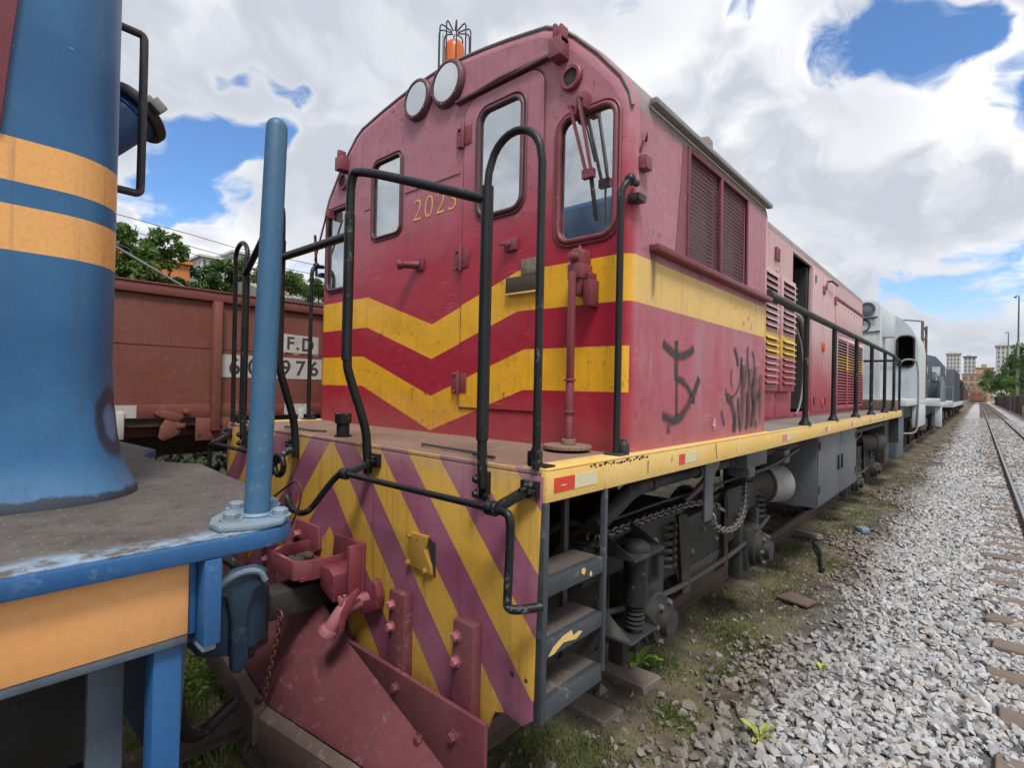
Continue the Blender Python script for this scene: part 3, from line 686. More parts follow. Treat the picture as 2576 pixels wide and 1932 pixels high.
# windscreen wiper
mb = MB(); mb.box(1.045, 1.085, -.05, 0, 3.115, 3.20); mb.box(1.095, 1.135, -.06, 0, 3.135, 3.215); mb.cyl((1.06, -.02, 3.16), (1.06, -.075, 3.16), .014, n=8); mb.cyl((1.115, -.02, 3.18), (1.115, -.085, 3.18), .014, n=8)
wp = mb.build('wiper', 'maroon', loco, .003)
mb = MB(); mb.beam((1.06, -.07, 3.16), (1.155, -.06, 2.815), .010, .014); mb.beam((1.115, -.08, 3.18), (1.185, -.065, 2.815), .010, .014); mb.box(1.14, 1.20, -.078, -.05, 2.79, 2.83); mb.build('wiper_arm', 'maroon', wp)
mb = MB(); mb.beam((1.175, -.058, 2.83), (1.195, -.030, 2.60), .010, .018); mb.beam((1.12, -.075, 3.17), (1.19, -.045, 2.87), .012, .008); mb.build('wiper_blade', 'black_paint', wp)
mb = MB(); mb.beam((-1.20, -.06, 3.10), (-1.38, -.05, 2.78), .010, .012); mb.box(-1.22, -1.18, -.05, 0, 3.08, 3.15); mb.beam((-1.375, -.055, 2.98), (-1.385, -.03, 2.66), .012, .018); mb.build('wiper', 'maroon_dark', loco)
# hand brake: upright lever, gearbox and toothed base
mb = MB(); mb.cyl((1.118, -.105, 1.575), (1.118, -.105, 1.70), .019, n=14); mb.cyl((1.118, -.105, 1.70), (1.12, -.107, 1.86), .023, .018, 14); mb.box(1.106, 1.134, -.121, -.093, 1.86, 2.36)
for z in (1.71, 1.855): mb.cyl((1.118, -.105, z), (1.118, -.105, z + .010), .028, n=14)
hb = mb.build('hand_brake', 'maroon', loco, .003)
mb = MB(); mb.box(1.083, 1.160, -.095, 0, 2.33, 2.40); mb.prism([(1.088, 2.33), (1.155, 2.33), (1.14, 2.255), (1.10, 2.255)], 'y', -.085, 0)
mb.prism([(1.090, 2.40), (1.152, 2.40), (1.152, 2.45), (1.143, 2.472), (1.10, 2.472), (1.09, 2.45)], 'y', -.085, 0); mb.cyl((1.12, -.125, 2.43), (1.12, -.02, 2.43), .019, n=12); mb.cyl((1.12, -.05, 2.47), (1.12, -.05, 2.49), .010, n=8)
mb.build('gearbox', 'maroon', hb, .005)
mb = MB(); mb.box(1.155, 1.198, -.07, 0, 2.20, 2.325); mb.box(1.16, 1.185, -.06, 0, 2.325, 2.36); mb.build('pawl_case', 'maroon_dark', hb, .005)
mb = MB(); pts = []
for k in range(44):
    a = 2 * math.pi * k / 44; q = .112 if k % 2 else .103; pts.append((1.118 + q * math.cos(a), -.115 + q * math.sin(a)))
mb.prism(pts, 'z', DZ + .012, DZ + .030); mb.cyl((1.118, -.105, DZ + .03), (1.118, -.105, DZ + .055), .034, n=16); mb.box(.98, 1.10, -.15, -.08, DZ + .002, DZ + .020); mb.build('toothed_base', 'deck_rust', hb, .002, seg=1)
# cab side fittings
mb = MB(); mb.box(1.36, 1.40, .05, .11, 2.82, 2.88); mb.tube([(1.362, .06, 2.90), (1.378, .06, 2.95), (1.378, .09, 3.0), (1.362, .12, 2.97)], .006, 6); mb.build('rope_hook', 'maroon', loco, .004)
# graffiti and stains on the cab side (thin paint films)
def ribbon(pts, w, x, mat, name, parent, taper=None):
    P = smooth_path([(0, a, b) for a, b in pts], 2); V_ = []; F_ = []; uv = []; n = len(P)
    for i, p in enumerate(P):
        T = (P[min(i + 1, n - 1)] - P[max(i - 1, 0)]).normalized(); N = Vector((0, -T.z, T.y)); ww = w * (taper(i / (n - 1)) if taper else 1)
        for s_ in (-1, 1): q = p + N * s_ * ww / 2; V_.append((x, q.y, q.z)); uv.append((i / (n - 1), .5 + s_ * .5))
    F_ = [(2 * i, 2 * i + 1, 2 * i + 3, 2 * i + 2) for i in range(n - 1)]
    me = bpy.data.meshes.new(name); me.from_pydata(V_, [], F_); me.materials.append(MATS[mat]); L = me.uv_layers.new(name='UVMap')
    for lp in me.loops: L.data[lp.index].uv = uv[lp.vertex_index]
    return link(name, me, parent)
GRAF = [([(0.330, 2.057), (0.404, 2.023), (0.524, 1.997), (0.631, 2.019), (0.705, 2.055)], 0.062),
        ([(0.481, 2.079), (0.489, 1.999), (0.484, 1.918), (0.490, 1.874)], 0.056),
        ([(0.490, 1.888), (0.499, 1.785), (0.499, 1.682)], 0.036),
        ([(0.494, 1.881), (0.565, 1.875), (0.630, 1.842), (0.698, 1.793), (0.719, 1.754)], 0.050),
        ([(0.781, 1.897), (0.735, 1.832), (0.689, 1.789), (0.634, 1.743), (0.564, 1.691), (0.487, 1.667), (0.411, 1.677), (0.338, 1.701)], 0.065),
        ([(0.412, 1.648), (0.406, 1.605)], 0.047),
        ([(1.287, 1.965), (1.278, 1.902), (1.307, 1.848)], 0.030),
        ([(1.194, 1.842), (1.196, 1.802), (1.272, 1.780), (1.361, 1.803), (1.426, 1.850), (1.456, 1.916), (1.459, 1.990), (1.470, 2.052)], 0.044),
        ([(1.332, 2.103), (1.388, 2.043), (1.405, 1.988)], 0.082),
        ([(1.470, 2.047), (1.483, 1.926), (1.509, 1.846), (1.550, 1.866), (1.559, 1.976), (1.582, 2.073), (1.594, 2.131)], 0.052),
        ([(1.580, 2.121), (1.601, 1.997), (1.652, 1.882), (1.700, 1.834), (1.725, 1.933), (1.735, 2.042), (1.685, 2.104)], 0.052),
        ([(1.209, 1.789), (1.285, 1.776), (1.355, 1.670), (1.347, 1.566)], 0.103),
        ([(1.416, 1.785), (1.435, 1.668), (1.468, 1.565)], 0.071),
        ([(1.582, 1.823), (1.604, 1.688), (1.581, 1.573)], 0.076),
        ([(1.859, 1.825), (1.751, 1.755), (1.709, 1.686), (1.684, 1.588)], 0.103),
        ([(1.685, 1.843), (1.703, 1.784), (1.737, 1.735)], 0.080),
        ([(1.116, 1.711), (1.155, 1.654), (1.169, 1.618)], 0.050),
        ([(1.774, 1.625), (1.793, 1.574)], 0.083)]
for k, (pts, w) in enumerate(GRAF): ribbon(pts, w * (1.25 if k < 6 else .78 if k < 11 else .95), 1.3625 + .0003 * k, 'spray_paint', 'graffiti_stroke', loco)
for k, (yy, z0, z1, w) in enumerate([(1.50, 2.0, 1.56, .16), (1.62, 1.98, 1.56, .13), (1.74, 2.0, 1.58, .16), (1.86, 1.95, 1.58, .12), (.20, 2.47, 2.25, .05), (1.36, 1.72, 1.55, .06)]):
    ribbon([(yy, z0), (yy + .004, (z0 + z1) / 2), (yy, z1)], w, 1.3700 + .0003 * k, 'oil_stain', 'dirt_streak', loco)
me = text_mesh('stencil_mark', '4', .10, 'white_patch'); o_ = link('stencil_mark', me, loco); o_.location = (1.3725, .965, 1.60); o_.rotation_euler = (R(90), 0, R(90))

# ---- deck, side beams, front plate
MB().wall([(-DW, YP), (DW, YP), (DW, YE), (-DW, YE)], [], 'z', DZ - .02, DZ).build('deck', 'deck_rust', loco, .003, seg=1)
for s in (1, -1):
    MB().box(s * .92, s * 1.385, 2.05, YE - .02, DZ + .0006, DZ + .006).build('walkway', 'walkway_grey', loco)
    be_ = MB().box(s * 1.375, s * 1.41, YP - .005, YE + .005, 1.420, DZ - .004).build('side_beam', 'beam_yellow', loco, .004)
    MB().box(s * 1.30, s * 1.41, YP, YE, DZ - .0035, DZ + .0045).build('deck_edge', 'beam_yellow', be_, .002)
    for yy, fd in ((-.60, 0), (.43, 0), (2.28, 1), (3.75, 1), (5.15, 1), (6.55, 1), (7.9, 1)):
        MB().box(s * 1.4102, s * 1.4125, yy, yy + (.125 if yy < 0 else .07 if yy < 1 else .12), 1.452, 1.503).build('reflector', 'decal_red_faded' if fd else 'decal_red', be_)
        MB().box(s * 1.4102, s * 1.4120, yy + (.126 if yy < 0 else .071 if yy < 1 else .121), yy + (.28 if yy < 0 else .215 if yy < 1 else .24), 1.452, 1.503).build('reflector', 'decal_white', be_)
mb = MB()
mb.box(1.4126, 1.4132, -.56, -.53, 1.472, 1.476); mb.build('decal_print', 'decal_white', be_)
ribbon([(.915, 1.527), (.925, 1.48), (.94, 1.425)], .022, 1.4121, 'oil_stain', 'dirt_streak', loco)
mb = MB(); r_ = random.Random(3)
for k in range(26):
    yy = -.36 + .018 * k + r_.uniform(-.006, .006); q = r_.uniform(.004, .012); zz = DZ - .006 - r_.uniform(0, .012)
    mb.prism([(yy + q * r_.uniform(.7, 1.4) * math.cos(R(a)), zz + .7 * q * r_.uniform(.5, 1.2) * math.sin(R(a))) for a in range(0, 360, 45)], 'x', 1.4102, 1.4108)
mb.build('rust_chips', 'rust_wire', be_)['kind'] = 'stuff'
ribbon([(.10, 1.505), (.10, 1.47), (.10, 1.44)], .022, 1.4121, 'oil_stain', 'dirt_streak', loco)
plate_poly = [(-1.33, .62), (-1.25, .635), (-1.19, .612), (-1.14, .50), (-1.10, .46), (1.10, .46), (1.14, .50), (1.19, .612), (1.25, .635), (1.33, .62), (1.372, .655), (1.39, 1.2), (1.40, DZ - .021), (-1.40, DZ - .021), (-1.39, 1.2), (-1.372, .655)]
plate = MB().prism(plate_poly, 'y', YP - .012, YP + .006).build('front_plate', 'warning_stripes', loco, .004)
MB().box(-1.39, 1.39, YP - .009, YP + .02, DZ - .0195, DZ - .001).build('plate_top', 'warning_stripes', loco, .004)
mb = MB(); mb.prism([(.675, 1.045), (.69, 1.185), (.81, 1.19), (.79, 1.13), (.835, 1.07), (.84, 1.035)], 'y', YP - .030, YP - .013); hatch = mb.build('sand_hatch', 'hatch_yellow', loco, .003)
for x, z in ((.69, 1.17), (.685, 1.055), (.80, 1.045)): MB().hexbolt((x, YP - .030, z), (0, -1, 0), .010, .010).build('bolt', 'hatch_yellow', hatch)
mb = MB(); mb.prism([(.79, 1.19), (.845, 1.165), (.85, 1.03), (.842, 1.033), (.83, 1.075)], 'y', YP - .018, YP - .0125); mb.build('hatch_gap', 'interior_dark', hatch)
for x, z in ((1.28, .79), (1.345, .79)): MB().cyl((x, YP - .0125, z), (x, YP - .014, z), .012 if x < 1.3 else .007, n=10).build('drain_hole', 'interior_dark', plate)
MB().lathe((-.05, -.56, DZ), (0, 0, 1), [(0, .045), (.01, .045), (.012, .034), (.07, .034), (.075, .044), (.125, .044), (.13, .03)], 18).build('filler_cap', 'black_paint', loco)
mb = MB(); mb.tube(smooth_path([(.55, -.50, DZ + .010), (.62, -.54, DZ + .016), (.72, -.52, DZ + .010), (.80, -.55, DZ + .015), (.95, -.52, DZ + .008)]), .006, 5); mb.beam((.98, -.58, DZ + .012), (1.12, -.60, DZ + .012), .01, .012); mb.build('wire_scrap', 'galv_wire', loco)
mb = MB(); mb.tube(smooth_path([(-.75, -.55, DZ + .008), (-.6, -.60, DZ + .02), (-.45, -.56, DZ + .008), (-.3, -.52, DZ + .01)]), .006, 5); mb.build('wire_scrap', 'galv_wire', loco)
# ---- front hand rails (mirrored left and right)
for s in (1, -1):
    PX = 1.13 if s > 0 else 1.075
    rail = MB().tube(smooth_path([(s * .36, -.667, 1.40), (s * .36, -.675, 1.52), (s * .36, -.685, 1.62), (s * .345, -.77, 1.86), (s * .345, -.785, 1.93), (s * .345, -.785, 2.63), (s * .35, -.785, 2.775), (s * .40, -.78, 2.80), (s * PX, -.685, 2.525)], 2), .0205, 12).build('front_handrail', 'black_paint', loco, smooth=60)
    MB().tube([(s * .345, -.785, 1.93), (s * .345, -.785, 2.60)], .0235, 12).build('rail_sleeve', 'black_paint', rail)
    MB().tube([(s * PX, -.68, 1.62), (s * PX, -.68, 2.575)], .0235, 14).build('corner_post', 'black_paint', rail)
    mb = MB(); mb.tube(smooth_path([(s * PX, -.68, 1.66), (s * PX, -.68, 1.58), (s * (PX + .003), -.674, 1.44)], 1), .019, 10); mb.box(s * (PX - .017), s * (PX + .023), -.675, -.650, 1.395, 1.50)
    for z in (1.42, 1.475): mb.hexbolt((s * (PX - .004), -.70, z), (-.4 * s, -1, 0), .013, .016)
    mb.build('post_foot', 'black_paint', rail, smooth=50)
    cx_, rr_ = s * (PX + .123), .118
    loop = [(s * PX, -.68, 2.57), (s * (PX + .005), -.68, 2.625)] + [(cx_ - s * rr_ * math.cos(R(a)), -.672 + .012 * a / 180, 2.635 + rr_ * math.sin(R(a))) for a in range(15, 180, 15)] + [(s * (PX + .242), -.655, 2.61), (s * (PX + .24), -.652, 1.58), (s * (PX + .238), -.652, DZ + .004)]
    MB().tube(loop, .0150, 12).build('hoop_rail', 'black_paint', rail, smooth=60)
    mb = MB(); mb.box(s * (PX + .183), s * (PX + .263), -.69 + .06, -.60 + .03, DZ + .001, DZ + .012); mb.box(s * (PX + .188), s * (PX + .22), -.64, -.59, DZ + .012, DZ + .06); mb.hexbolt((s * (PX + .203), -.615, DZ + .06), (0, 0, 1), .014, .014); mb.build('rail_foot', 'black_paint', rail, .004)
    # grab rail up the cab corner
    gr = MB().tube(smooth_path([(s * 1.355, -.085, DZ + .005), (s * 1.355, -.085, 2.60), (s * 1.355, -.085, 2.685), (s * 1.372, -.055, 2.735), (s * 1.372, .02, 2.742)], 2), .0155, 10).build('cab_grab_rail', 'black_paint', loco, smooth=60)
    mb = MB(); mb.ball((s * 1.372, -.04, 2.742), .026, nu=10, nv=6); mb.box(s * 1.345, s * 1.40, -.01, .06, 2.66, 2.69); mb.build('grab_rail_bracket', 'black_paint', gr)
    mb = MB(); mb.box(s * 1.315, s * 1.395, -.125, -.04, DZ + .001, DZ + .014); mb.lathe((s * 1.372, -.05, DZ + .014), (0, 0, 1), [(0, .026), (.035, .024), (.05, .014), (.058, .014)], 10); mb.build('grab_rail_foot', 'under_grey', gr, .003)
    # uncoupling lever
    lv = MB().tube([(s * .335, -.775, 1.405), (s * 1.285, -.775, 1.402)], .0128, 10).build('uncoupling_lever', 'black_paint', loco)
    MB().tube(smooth_path([(s * 1.27, -.775, 1.402), (s * 1.345, -.775, 1.402), (s * 1.362, -.775, 1.385), (s * 1.366, -.775, 1.34), (s * 1.358, -.775, 1.12), (s * 1.358, -.775, 1.085), (s * 1.385, -.760, 1.08), (s * 1.45, -.70, 1.095)], 2), .0152, 10).build('lever_handle', 'black_paint', lv, smooth=60)
    for xx, yy0 in ((1.285, -.775), (.34, -.775)):
        mb = MB(); mb.lathe((s * (xx - .03), -.775, 1.404), (s, 0, 0), [(0, .023), (.004, .026), (.045, .026), (.05, .023)], 14); mb.beam((s * (xx + .01), -.775, 1.405), (s * (xx + .055), -.655, 1.462), .04, .026); mb.box(s * (xx + .03), s * (xx + .105), -.672, -.651, 1.435, 1.495)
        for dx_, dz_ in ((.05, .035), (.085, .04), (.085, .055)): mb.hexbolt((s * (xx + dx_), -.675, 1.425 + dz_), (0, -1, 0), .013, .022)
        mb.build('lever_bracket', 'black_paint', lv, .004)
    if s > 0:
        MB().tube(smooth_path([(.345, -.775, 1.405), (.30, -.78, 1.40), (.265, -.80, 1.36), (.21, -.83, 1.28), (.16, -.85, 1.215), (.09, -.86, 1.19), (0.0, -.86, 1.20), (-.07, -.85, 1.235), (-.075, -.84, 1.26)], 2), .0150, 10).build('lever_hook', 'black_paint', lv, smooth=60)
    else:
        mb = MB(); mb.tube([(-.30 + .055 * math.cos(R(a)), -.79, 1.375 + .055 * math.sin(R(a))) for a in range(0, 361, 24)], .016, 8); mb.tube(smooth_path([(-.35, -.79, 1.40), (-.36, -.80, 1.34), (-.39, -.83, 1.24), (-.43, -.86, 1.15)], 2), .0165, 8); mb.build('lever_hook', 'black_paint', lv, smooth=60)
MB().tube([(-.345, -.785, 2.505), (.345, -.785, 2.505)], .0205, 12).build('gate_bar', 'black_paint', loco)
MB().tube(smooth_path([(-.11, -.90, 1.245), (.02, -.90, 1.315), (.11, -.90, 1.36), (.17, -.90, 1.345), (.175, -.90, 1.30), (.14, -.90, 1.21), (.06, -.91, 1.10)], 2), .0058, 6).build('loose_wire', 'rust_wire', loco)
# ---- coupler housing, coupler, hoses
for s in (1, -1):
    br = MB().prism([(s * .07, .94), (s * .34, .80), (s * .34, 1.06), (s * .08, 1.058)], 'y', YP - .035, YP - .013).build('draft_bracket', 'maroon', loco, .004)
    MB().box(s * .315, s * .338, YP - .10, YP - .035, .80, 1.058).build('gusset', 'maroon', br, .004)
    for z in (.985, .87): MB().hexbolt((s * .285, YP - .036, z), (0, -1, 0), .020, .03).build('bolt', 'pink_casting', br)
mb = MB(); U = [(-.175, -.655), (-.175, -.83), (-.12, -.905), (.12, -.905), (.175, -.83), (.175, -.655)]
for (a, b), (c_, d) in zip(U[:-1], U[1:]):
    mb.prism([(a, b), (c_, d), (c_ * .90, d + .018 if abs(d) > .7 else d), (a * .90, b + .018 if abs(b) > .7 else b)], 'z', .885, .975)
carrier = mb.build('coupler_carrier', 'maroon', loco, .003)
MB().box(-.16, .16, -.885, -.655, .885, .90).build('carrier_floor', 'maroon_dark', carrier)
fl = []
for k in range(34): fl.append((random.uniform(-.14, .14), random.uniform(-.86, -.68), .902 + random.uniform(0, .02), random.uniform(.014, .036)))
mb = MB()
for x, y_, z, r_ in fl: mb.ball((x, y_, z), r_, (1.2, .9, .6), 7, 5)
mb.build('debris', 'dirt_fill', carrier)['kind'] = 'stuff'
mb = MB(); mb.prism([(.178, .845), (.30, .80), (.30, .93), (.255, .955), (.178, .95)], 'y', -.80, -.655); mb.build('carrier_lug', 'maroon_dark', carrier, .01)
mb = MB(); mb.box(-.07, .07, -1.02, -.60, .70, .83); mb.prism([(-.10, -1.0), (.10, -1.0), (.14, -1.08), (.12, -1.17), (.02, -1.20), (-.03, -1.12), (-.14, -1.14), (-.15, -1.04)], 'z', .62, .90); cp = mb.build('coupler', 'grease', loco, .012)
mb = MB(); mb.cyl((.07, -1.08, .58), (.07, -1.08, .94), .028, n=12); mb.prism([(-.16, -.68), (.16, -.68), (.16, -.66), (-.16, -.66)], 'z', .58, .88); mb.build('knuckle_pin', 'grease', cp)
# brake pipe with angle cock
ac = MB().tube(smooth_path([(.36, -.66, .80), (.36, -.735, .80), (.362, -.785, .785), (.352, -.815, .74), (.335, -.835, .70)], 2), .034, 14).build('angle_cock', 'pink_casting', loco, smooth=60)
MB().lathe((.337, -.833, .705), (-.35, -.42, -.84), [(-.01, .038), (.0, .043), (.024, .043), (.028, .034), (.028, .02)], 18).build('pipe_flange', 'pink_casting', ac)
mb = MB(); mb.prism([(-.735, .885), (-.775, .865), (-.82, .80), (-.83, .715), (-.805, .71), (-.79, .78), (-.755, .835), (-.72, .86)], 'x', .402, .412); mb.build('cock_handle', 'maroon', ac, .003)
for k in range(5):
    a = R(72 * k); MB().cyl((.36 + .024 * math.cos(a), -.775 + .022 * math.sin(a), .815), (.36 + .024 * math.cos(a), -.775 + .022 * math.sin(a), .842), .009, n=7).build('stud', 'pink_casting', ac)
mb = MB(); mb.prism([(.37, .74), (.50, .80), (.51, .86), (.49, .915), (.46, .93), (.46, .84), (.37, .80)], 'y', -.70, -.66); mb.build('hose_bracket', 'maroon_dark', loco, .006)
# ---- pilot plough
def crease(x): return .735 - .37 * abs(x)
pl = MB().box(-1.0, 1.0, -.706, -.660, .47, .545).build('pilot_plough', 'plow_red', loco, .004)
for s in (1, -1):
    MB().prism([(s * .30, .612), (s * 1.22, .612), (s * 1.22, .20), (s * .9, crease(.9) - .02), (s * .30, crease(.30) - .02)], 'y', -.728, -.708).build('back_board', 'plow_red', pl, .004)
    V_ = [(0, -.72, .74), (s * 1.22, -.728, crease(1.22)), (s * 1.22, -.765, .20), (s * .6, -.845, .235), (0, -.95, .27)]
    V2 = [(x, y_ + .015, z - .012) for x, y_, z in V_]
    MB().raw(V_ + V2, [(0, 1, 2, 3, 4), (9, 8, 7, 6, 5), (0, 5, 6, 1), (1, 6, 7, 2), (2, 7, 8, 3), (3, 8, 9, 4), (4, 9, 5, 0)]).build('plough_blade', 'plow_red', pl, .003)
    E_ = [(0, -.955, .275), (s * .6, -.852, .24), (s * 1.22, -.772, .205)]
    mb = MB()
    for (a, b) in zip(E_[:-1], E_[1:]):
        a, b = Vector(a), Vector(b); dn = Vector((0, 0, -.16)); fw_ = Vector((s * .03, -.055, -.02))
        mb.raw([a, b, b + fw_, a + fw_, a + dn, b + dn, b + dn + fw_, a + dn + fw_], [(0, 1, 2, 3), (4, 7, 6, 5), (0, 4, 5, 1), (3, 2, 6, 7), (0, 3, 7, 4), (1, 5, 6, 2)])
    mb.build('plough_lip', 'dull_brown', pl, .004)
    for x, z in ((.70, .545), (1.06, .50), (.86, .40), (1.10, .32)):
        MB().hexbolt((s * x, -.729, z), (0, -1, 0), .018, .02).build('bolt', 'plow_red', pl)
    for x0, x1 in ((.60, .71), (1.015, 1.128)):
        st = MB().box(s * x0, s * x1, -.705, -.653, .46, .925).build('plough_strap', 'plow_red', loco, .008)
        for z in (.885, .77): MB().hexbolt((s * (x0 * .75 + x1 * .25), -.706, z - (.02 if z > .8 else 0)), (0, -1, 0), .0175, .024).build('bolt', 'pink_casting', st)
mb = MB(); mb.beam((-.05, -.97, .30), (-.26, -.93, .05), .025, .025); mb.build('plough_rod', 'rust_wire', pl)
# short safety chain hanging at the plough
LK = MB(); LK.tube([(.011 * math.cos(R(a)), 0, .019 * math.sin(R(a))) for a in range(0, 360, 36)], .0042, 5, closed=True); link_small = LK.mesh('chain_link', 'rust_wire')
def chain(pts, me, pitch, parent, name, mat, hook_r=.012, rad=.004):
    P = smooth_path(pts, 3); L = [0]
    for a, b in zip(P[:-1], P[1:]): L.append(L[-1] + (b - a).length)
    c_ = MB().tube([(P[0].x + hook_r * 2 * math.cos(R(a)), P[0].y, P[0].z + hook_r * 2 * math.sin(R(a))) for a in range(0, 360, 30)], rad * 1.2, 6, closed=True).build(name, mat, parent)
    k = 0; t = hook_r * 2
    while t < L[-1]:
        i = max(j for j in range(len(L)) if L[j] <= t); i = min(i, len(P) - 2)
        f = (t - L[i]) / max(1e-6, L[i + 1] - L[i]); p = P[i].lerp(P[i + 1], f); d = (P[i + 1] - P[i]).normalized()
        q = d.to_track_quat('Z', 'X').to_matrix().to_4x4() @ Matrix.Rotation(R(90) * (k % 2) + .3, 4, 'Z')
        o_ = link('chain_link', me, c_); o_.matrix_basis = Matrix.Translation(p) @ q
        k += 1; t += pitch
    return c_
chain([(.10, -.95, .73), (.085, -.955, .62), (.06, -.965, .52), (.035, -.975, .40), (.02, -.975, .33)], link_small, .027, loco, 'plough_chain', 'rust_wire')
# ---- ladder on each front corner
for s in (1, -1):
    mb = MB(); mb.box(s * 1.382, s * 1.412, -.650, -.622, .655, 1.420); mb.box(s * 1.388, s * 1.412, -.258, -.236, .69, 1.420)
    ld = mb.build('ladder', 'grey_blue_steel', loco, .004)
    for z1, z0 in ((1.150, 1.088), (.930, .872), (.722, .655)):
        st = MB().box(s * 1.375, s * 1.408, -.623, -.256, z0, z1).build('step', 'grey_blue_steel', ld, .004)
        MB().box(s * 1.255, s * 1.374, -.625, -.254, z1 - .010, z1 - .002).build('tread', 'ladder_tread', ld, .003)
    for yy in (-.585, -.30): MB().box(s * 1.235, s * 1.255, yy - .015, yy + .015, .66, 1.42).build('back_bar', 'grease', ld)
    MB().box(s * 1.0, s * 1.11, -.28, -.24, .60, 1.42).build('back_plate', 'grease', ld)
    MB().box(s * 1.10, s * 1.115, -.62, -.24, .60, .72).build('toe_board', 'grease', ld)
    if s > 0:
        mb = MB()
        for (y_, z, r_) in ((-.40, 1.128, .018), (-.35, 1.105, .012)): mb.prism([(y_ + r_ * random.uniform(.6, 1.2) * math.cos(R(a)), z + r_ * random.uniform(.5, 1) * math.sin(R(a))) for a in range(0, 360, 40)], 'x', 1.4082, 1.4088)
        mb.prism([(-.61, .88), (-.58, .905), (-.52, .925), (-.47, .928), (-.46, .905), (-.42, .91), (-.40, .90), (-.44, .885), (-.52, .90), (-.58, .878)], 'x', 1.4082, 1.4088)
        mb.build('chipped_paint', 'beam_yellow', ld)
# ---- hood
HW, HZ, HY0, HY1 = .90, 3.60, 1.98, 9.43
hole = [(4.58, 1.60), (5.48, 1.60), (5.48, 3.46), (4.58, 3.46)]
for s in (1, -1):
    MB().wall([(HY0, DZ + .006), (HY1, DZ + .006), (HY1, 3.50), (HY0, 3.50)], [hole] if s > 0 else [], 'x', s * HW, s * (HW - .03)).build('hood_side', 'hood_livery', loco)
hp = [(HW, 3.50), (HW - .005, 3.55), (HW - .03, 3.60), (HW - .09, 3.64), (.6, 3.69), (.3, 3.72), (0, 3.73)]; hp = hp + [(-x, z) for x, z in reversed(hp[:-1])]
mb = MB(); n = len(hp); mb.raw([(x, HY0, z) for x, z in hp] + [(x, HY1, z) for x, z in hp], [(k, k + 1, n + k + 1, n + k) for k in range(n - 1)]); mb.build('hood_roof', 'roof_grey', loco, smooth=50)
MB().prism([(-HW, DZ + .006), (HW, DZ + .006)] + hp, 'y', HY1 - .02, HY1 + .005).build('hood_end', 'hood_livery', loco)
mb = MB(); mb.box(-.5, .45, 2.6, 8.8, DZ + .01, 2.5); mb.box(-.35, .3, 3.0, 8.4, 2.5, 3.0)
for k in range(6): mb.cyl((.45, 3.2 + .4 * k + 1, 2.0), (.62, 3.2 + .4 * k + 1, 2.0), .09, n=10)
mb.build('engine', 'grease', loco, .02)
MB().box(.70, .86, 5.40, 5.47, 1.62, 3.44).build('door_jamb', 'interior_dark', loco)
MB().tube(smooth_path([(.88, 4.62, 2.62), (.92, 4.80, 2.55), (.94, 4.95, 2.25), (.93, 5.0, 1.95), (.93, 4.9, 1.70), (.93, 4.70, 1.57)], 2), .012, 8).build('hose', 'light_grey_cap', loco)
MB().tube(smooth_path([(.84, 4.70, 2.78), (.88, 4.9, 2.76), (.88, 5.1, 2.70), (.86, 5.3, 2.55)], 2), .035, 10).build('duct', 'light_grey_cap', loco)
# louvred boxes
SL = MB(); SL.prism([(0, 0), (.030, -.042), (.030, -.047), (0, -.006)], 'y', 0, 1); louvre = SL.mesh('louvre', 'hood_livery')
def louvre_mesh(w):
    return MB().prism([(0, 0), (.026, -.022), (.028, -.034), (.022, -.030), (0, -.012)], 'y', 0, w).mesh('louvre', 'hood_livery')
for y0, y1, z0, z1 in ((3.30, 3.80, 1.84, 3.06), (3.92, 4.46, 1.84, 3.06)):
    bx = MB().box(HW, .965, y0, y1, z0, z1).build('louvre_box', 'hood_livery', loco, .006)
    me = louvre_mesh(y1 - y0 - .10); k = 0; z = z1 - .04
    while z > z0 + .05:
        if not (2.43 < z < 2.50): 
            inst('louvre', me, bx, (.9655, y0 + .05, z)); MB().box(.9652, .9658, y0 + .055, y1 - .055, z - .042, z - .012).build('louvre_slot', 'interior_dark', bx)
        z -= .063
MB().box(HW, .93, 3.82, 3.90, 1.84, 3.10).build('door_post', 'maroon_dark', loco, .004)
mb = MB(); mb.box(HW, .925, 3.85, 3.90, 3.22, 3.36); mb.box(HW, .925, 3.94, 3.98, 3.22, 3.36); mb.build('door_catch', 'maroon', loco, .004)
for y0, y1 in ((3.32, 3.90), (3.95, 4.54)):
    MB().box(HW, .908, y0, y1, 1.56, 1.82).build('hood_panel', 'hood_livery', loco, .004)
for y0, y1, z0, z1 in ((5.52, 6.15, 1.58, 3.46), (6.17, 6.90, 1.58, 3.46)):
    pn = MB().box(HW, .910, y0, y1, z0, z1).build('hood_door', 'hood_livery', loco, .004)
    for z in ((3.25, 2.47, 1.70) if y0 < 6 else (3.2,)):
        mb = MB(); mb.cyl((.918, y1 + .01, z - .06), (.918, y1 + .01, z + .06), .016, n=8); mb.box(.91, .922, y1 - .06, y1 + .05, z - .05, z + .05); mb.build('hinge', 'decal_red' if z < 3 else 'maroon', pn, .003)
    for z in (1.68, 3.28): MB().box(.910, .918, y0 + .12, y0 + .17, z, z + .09).build('latch', 'black_paint', pn)
MB().tube([(HW, 6.35, 3.40), (.97, 6.35, 3.40), (.97, 6.75, 3.40)], .015, 8).build('vent_pipe', 'dark_cap', loco)
up = MB().box(HW, .912, 7.0, 9.38, 2.75, 3.22).build('bolted_panel', 'hood_livery', loco, .004)
for k in range(9):
    for z in (2.80, 3.17): MB().hexbolt((.912, 7.08 + .28 * k, z), (1, 0, 0), .012, .008, False).build('bolt', 'dark_cap', up)
MB().beam((HW + .01, 6.95, 3.27), (HW + .01, 9.40, 3.27), .02, .03).build('drip_rail', 'maroon_dark', loco)
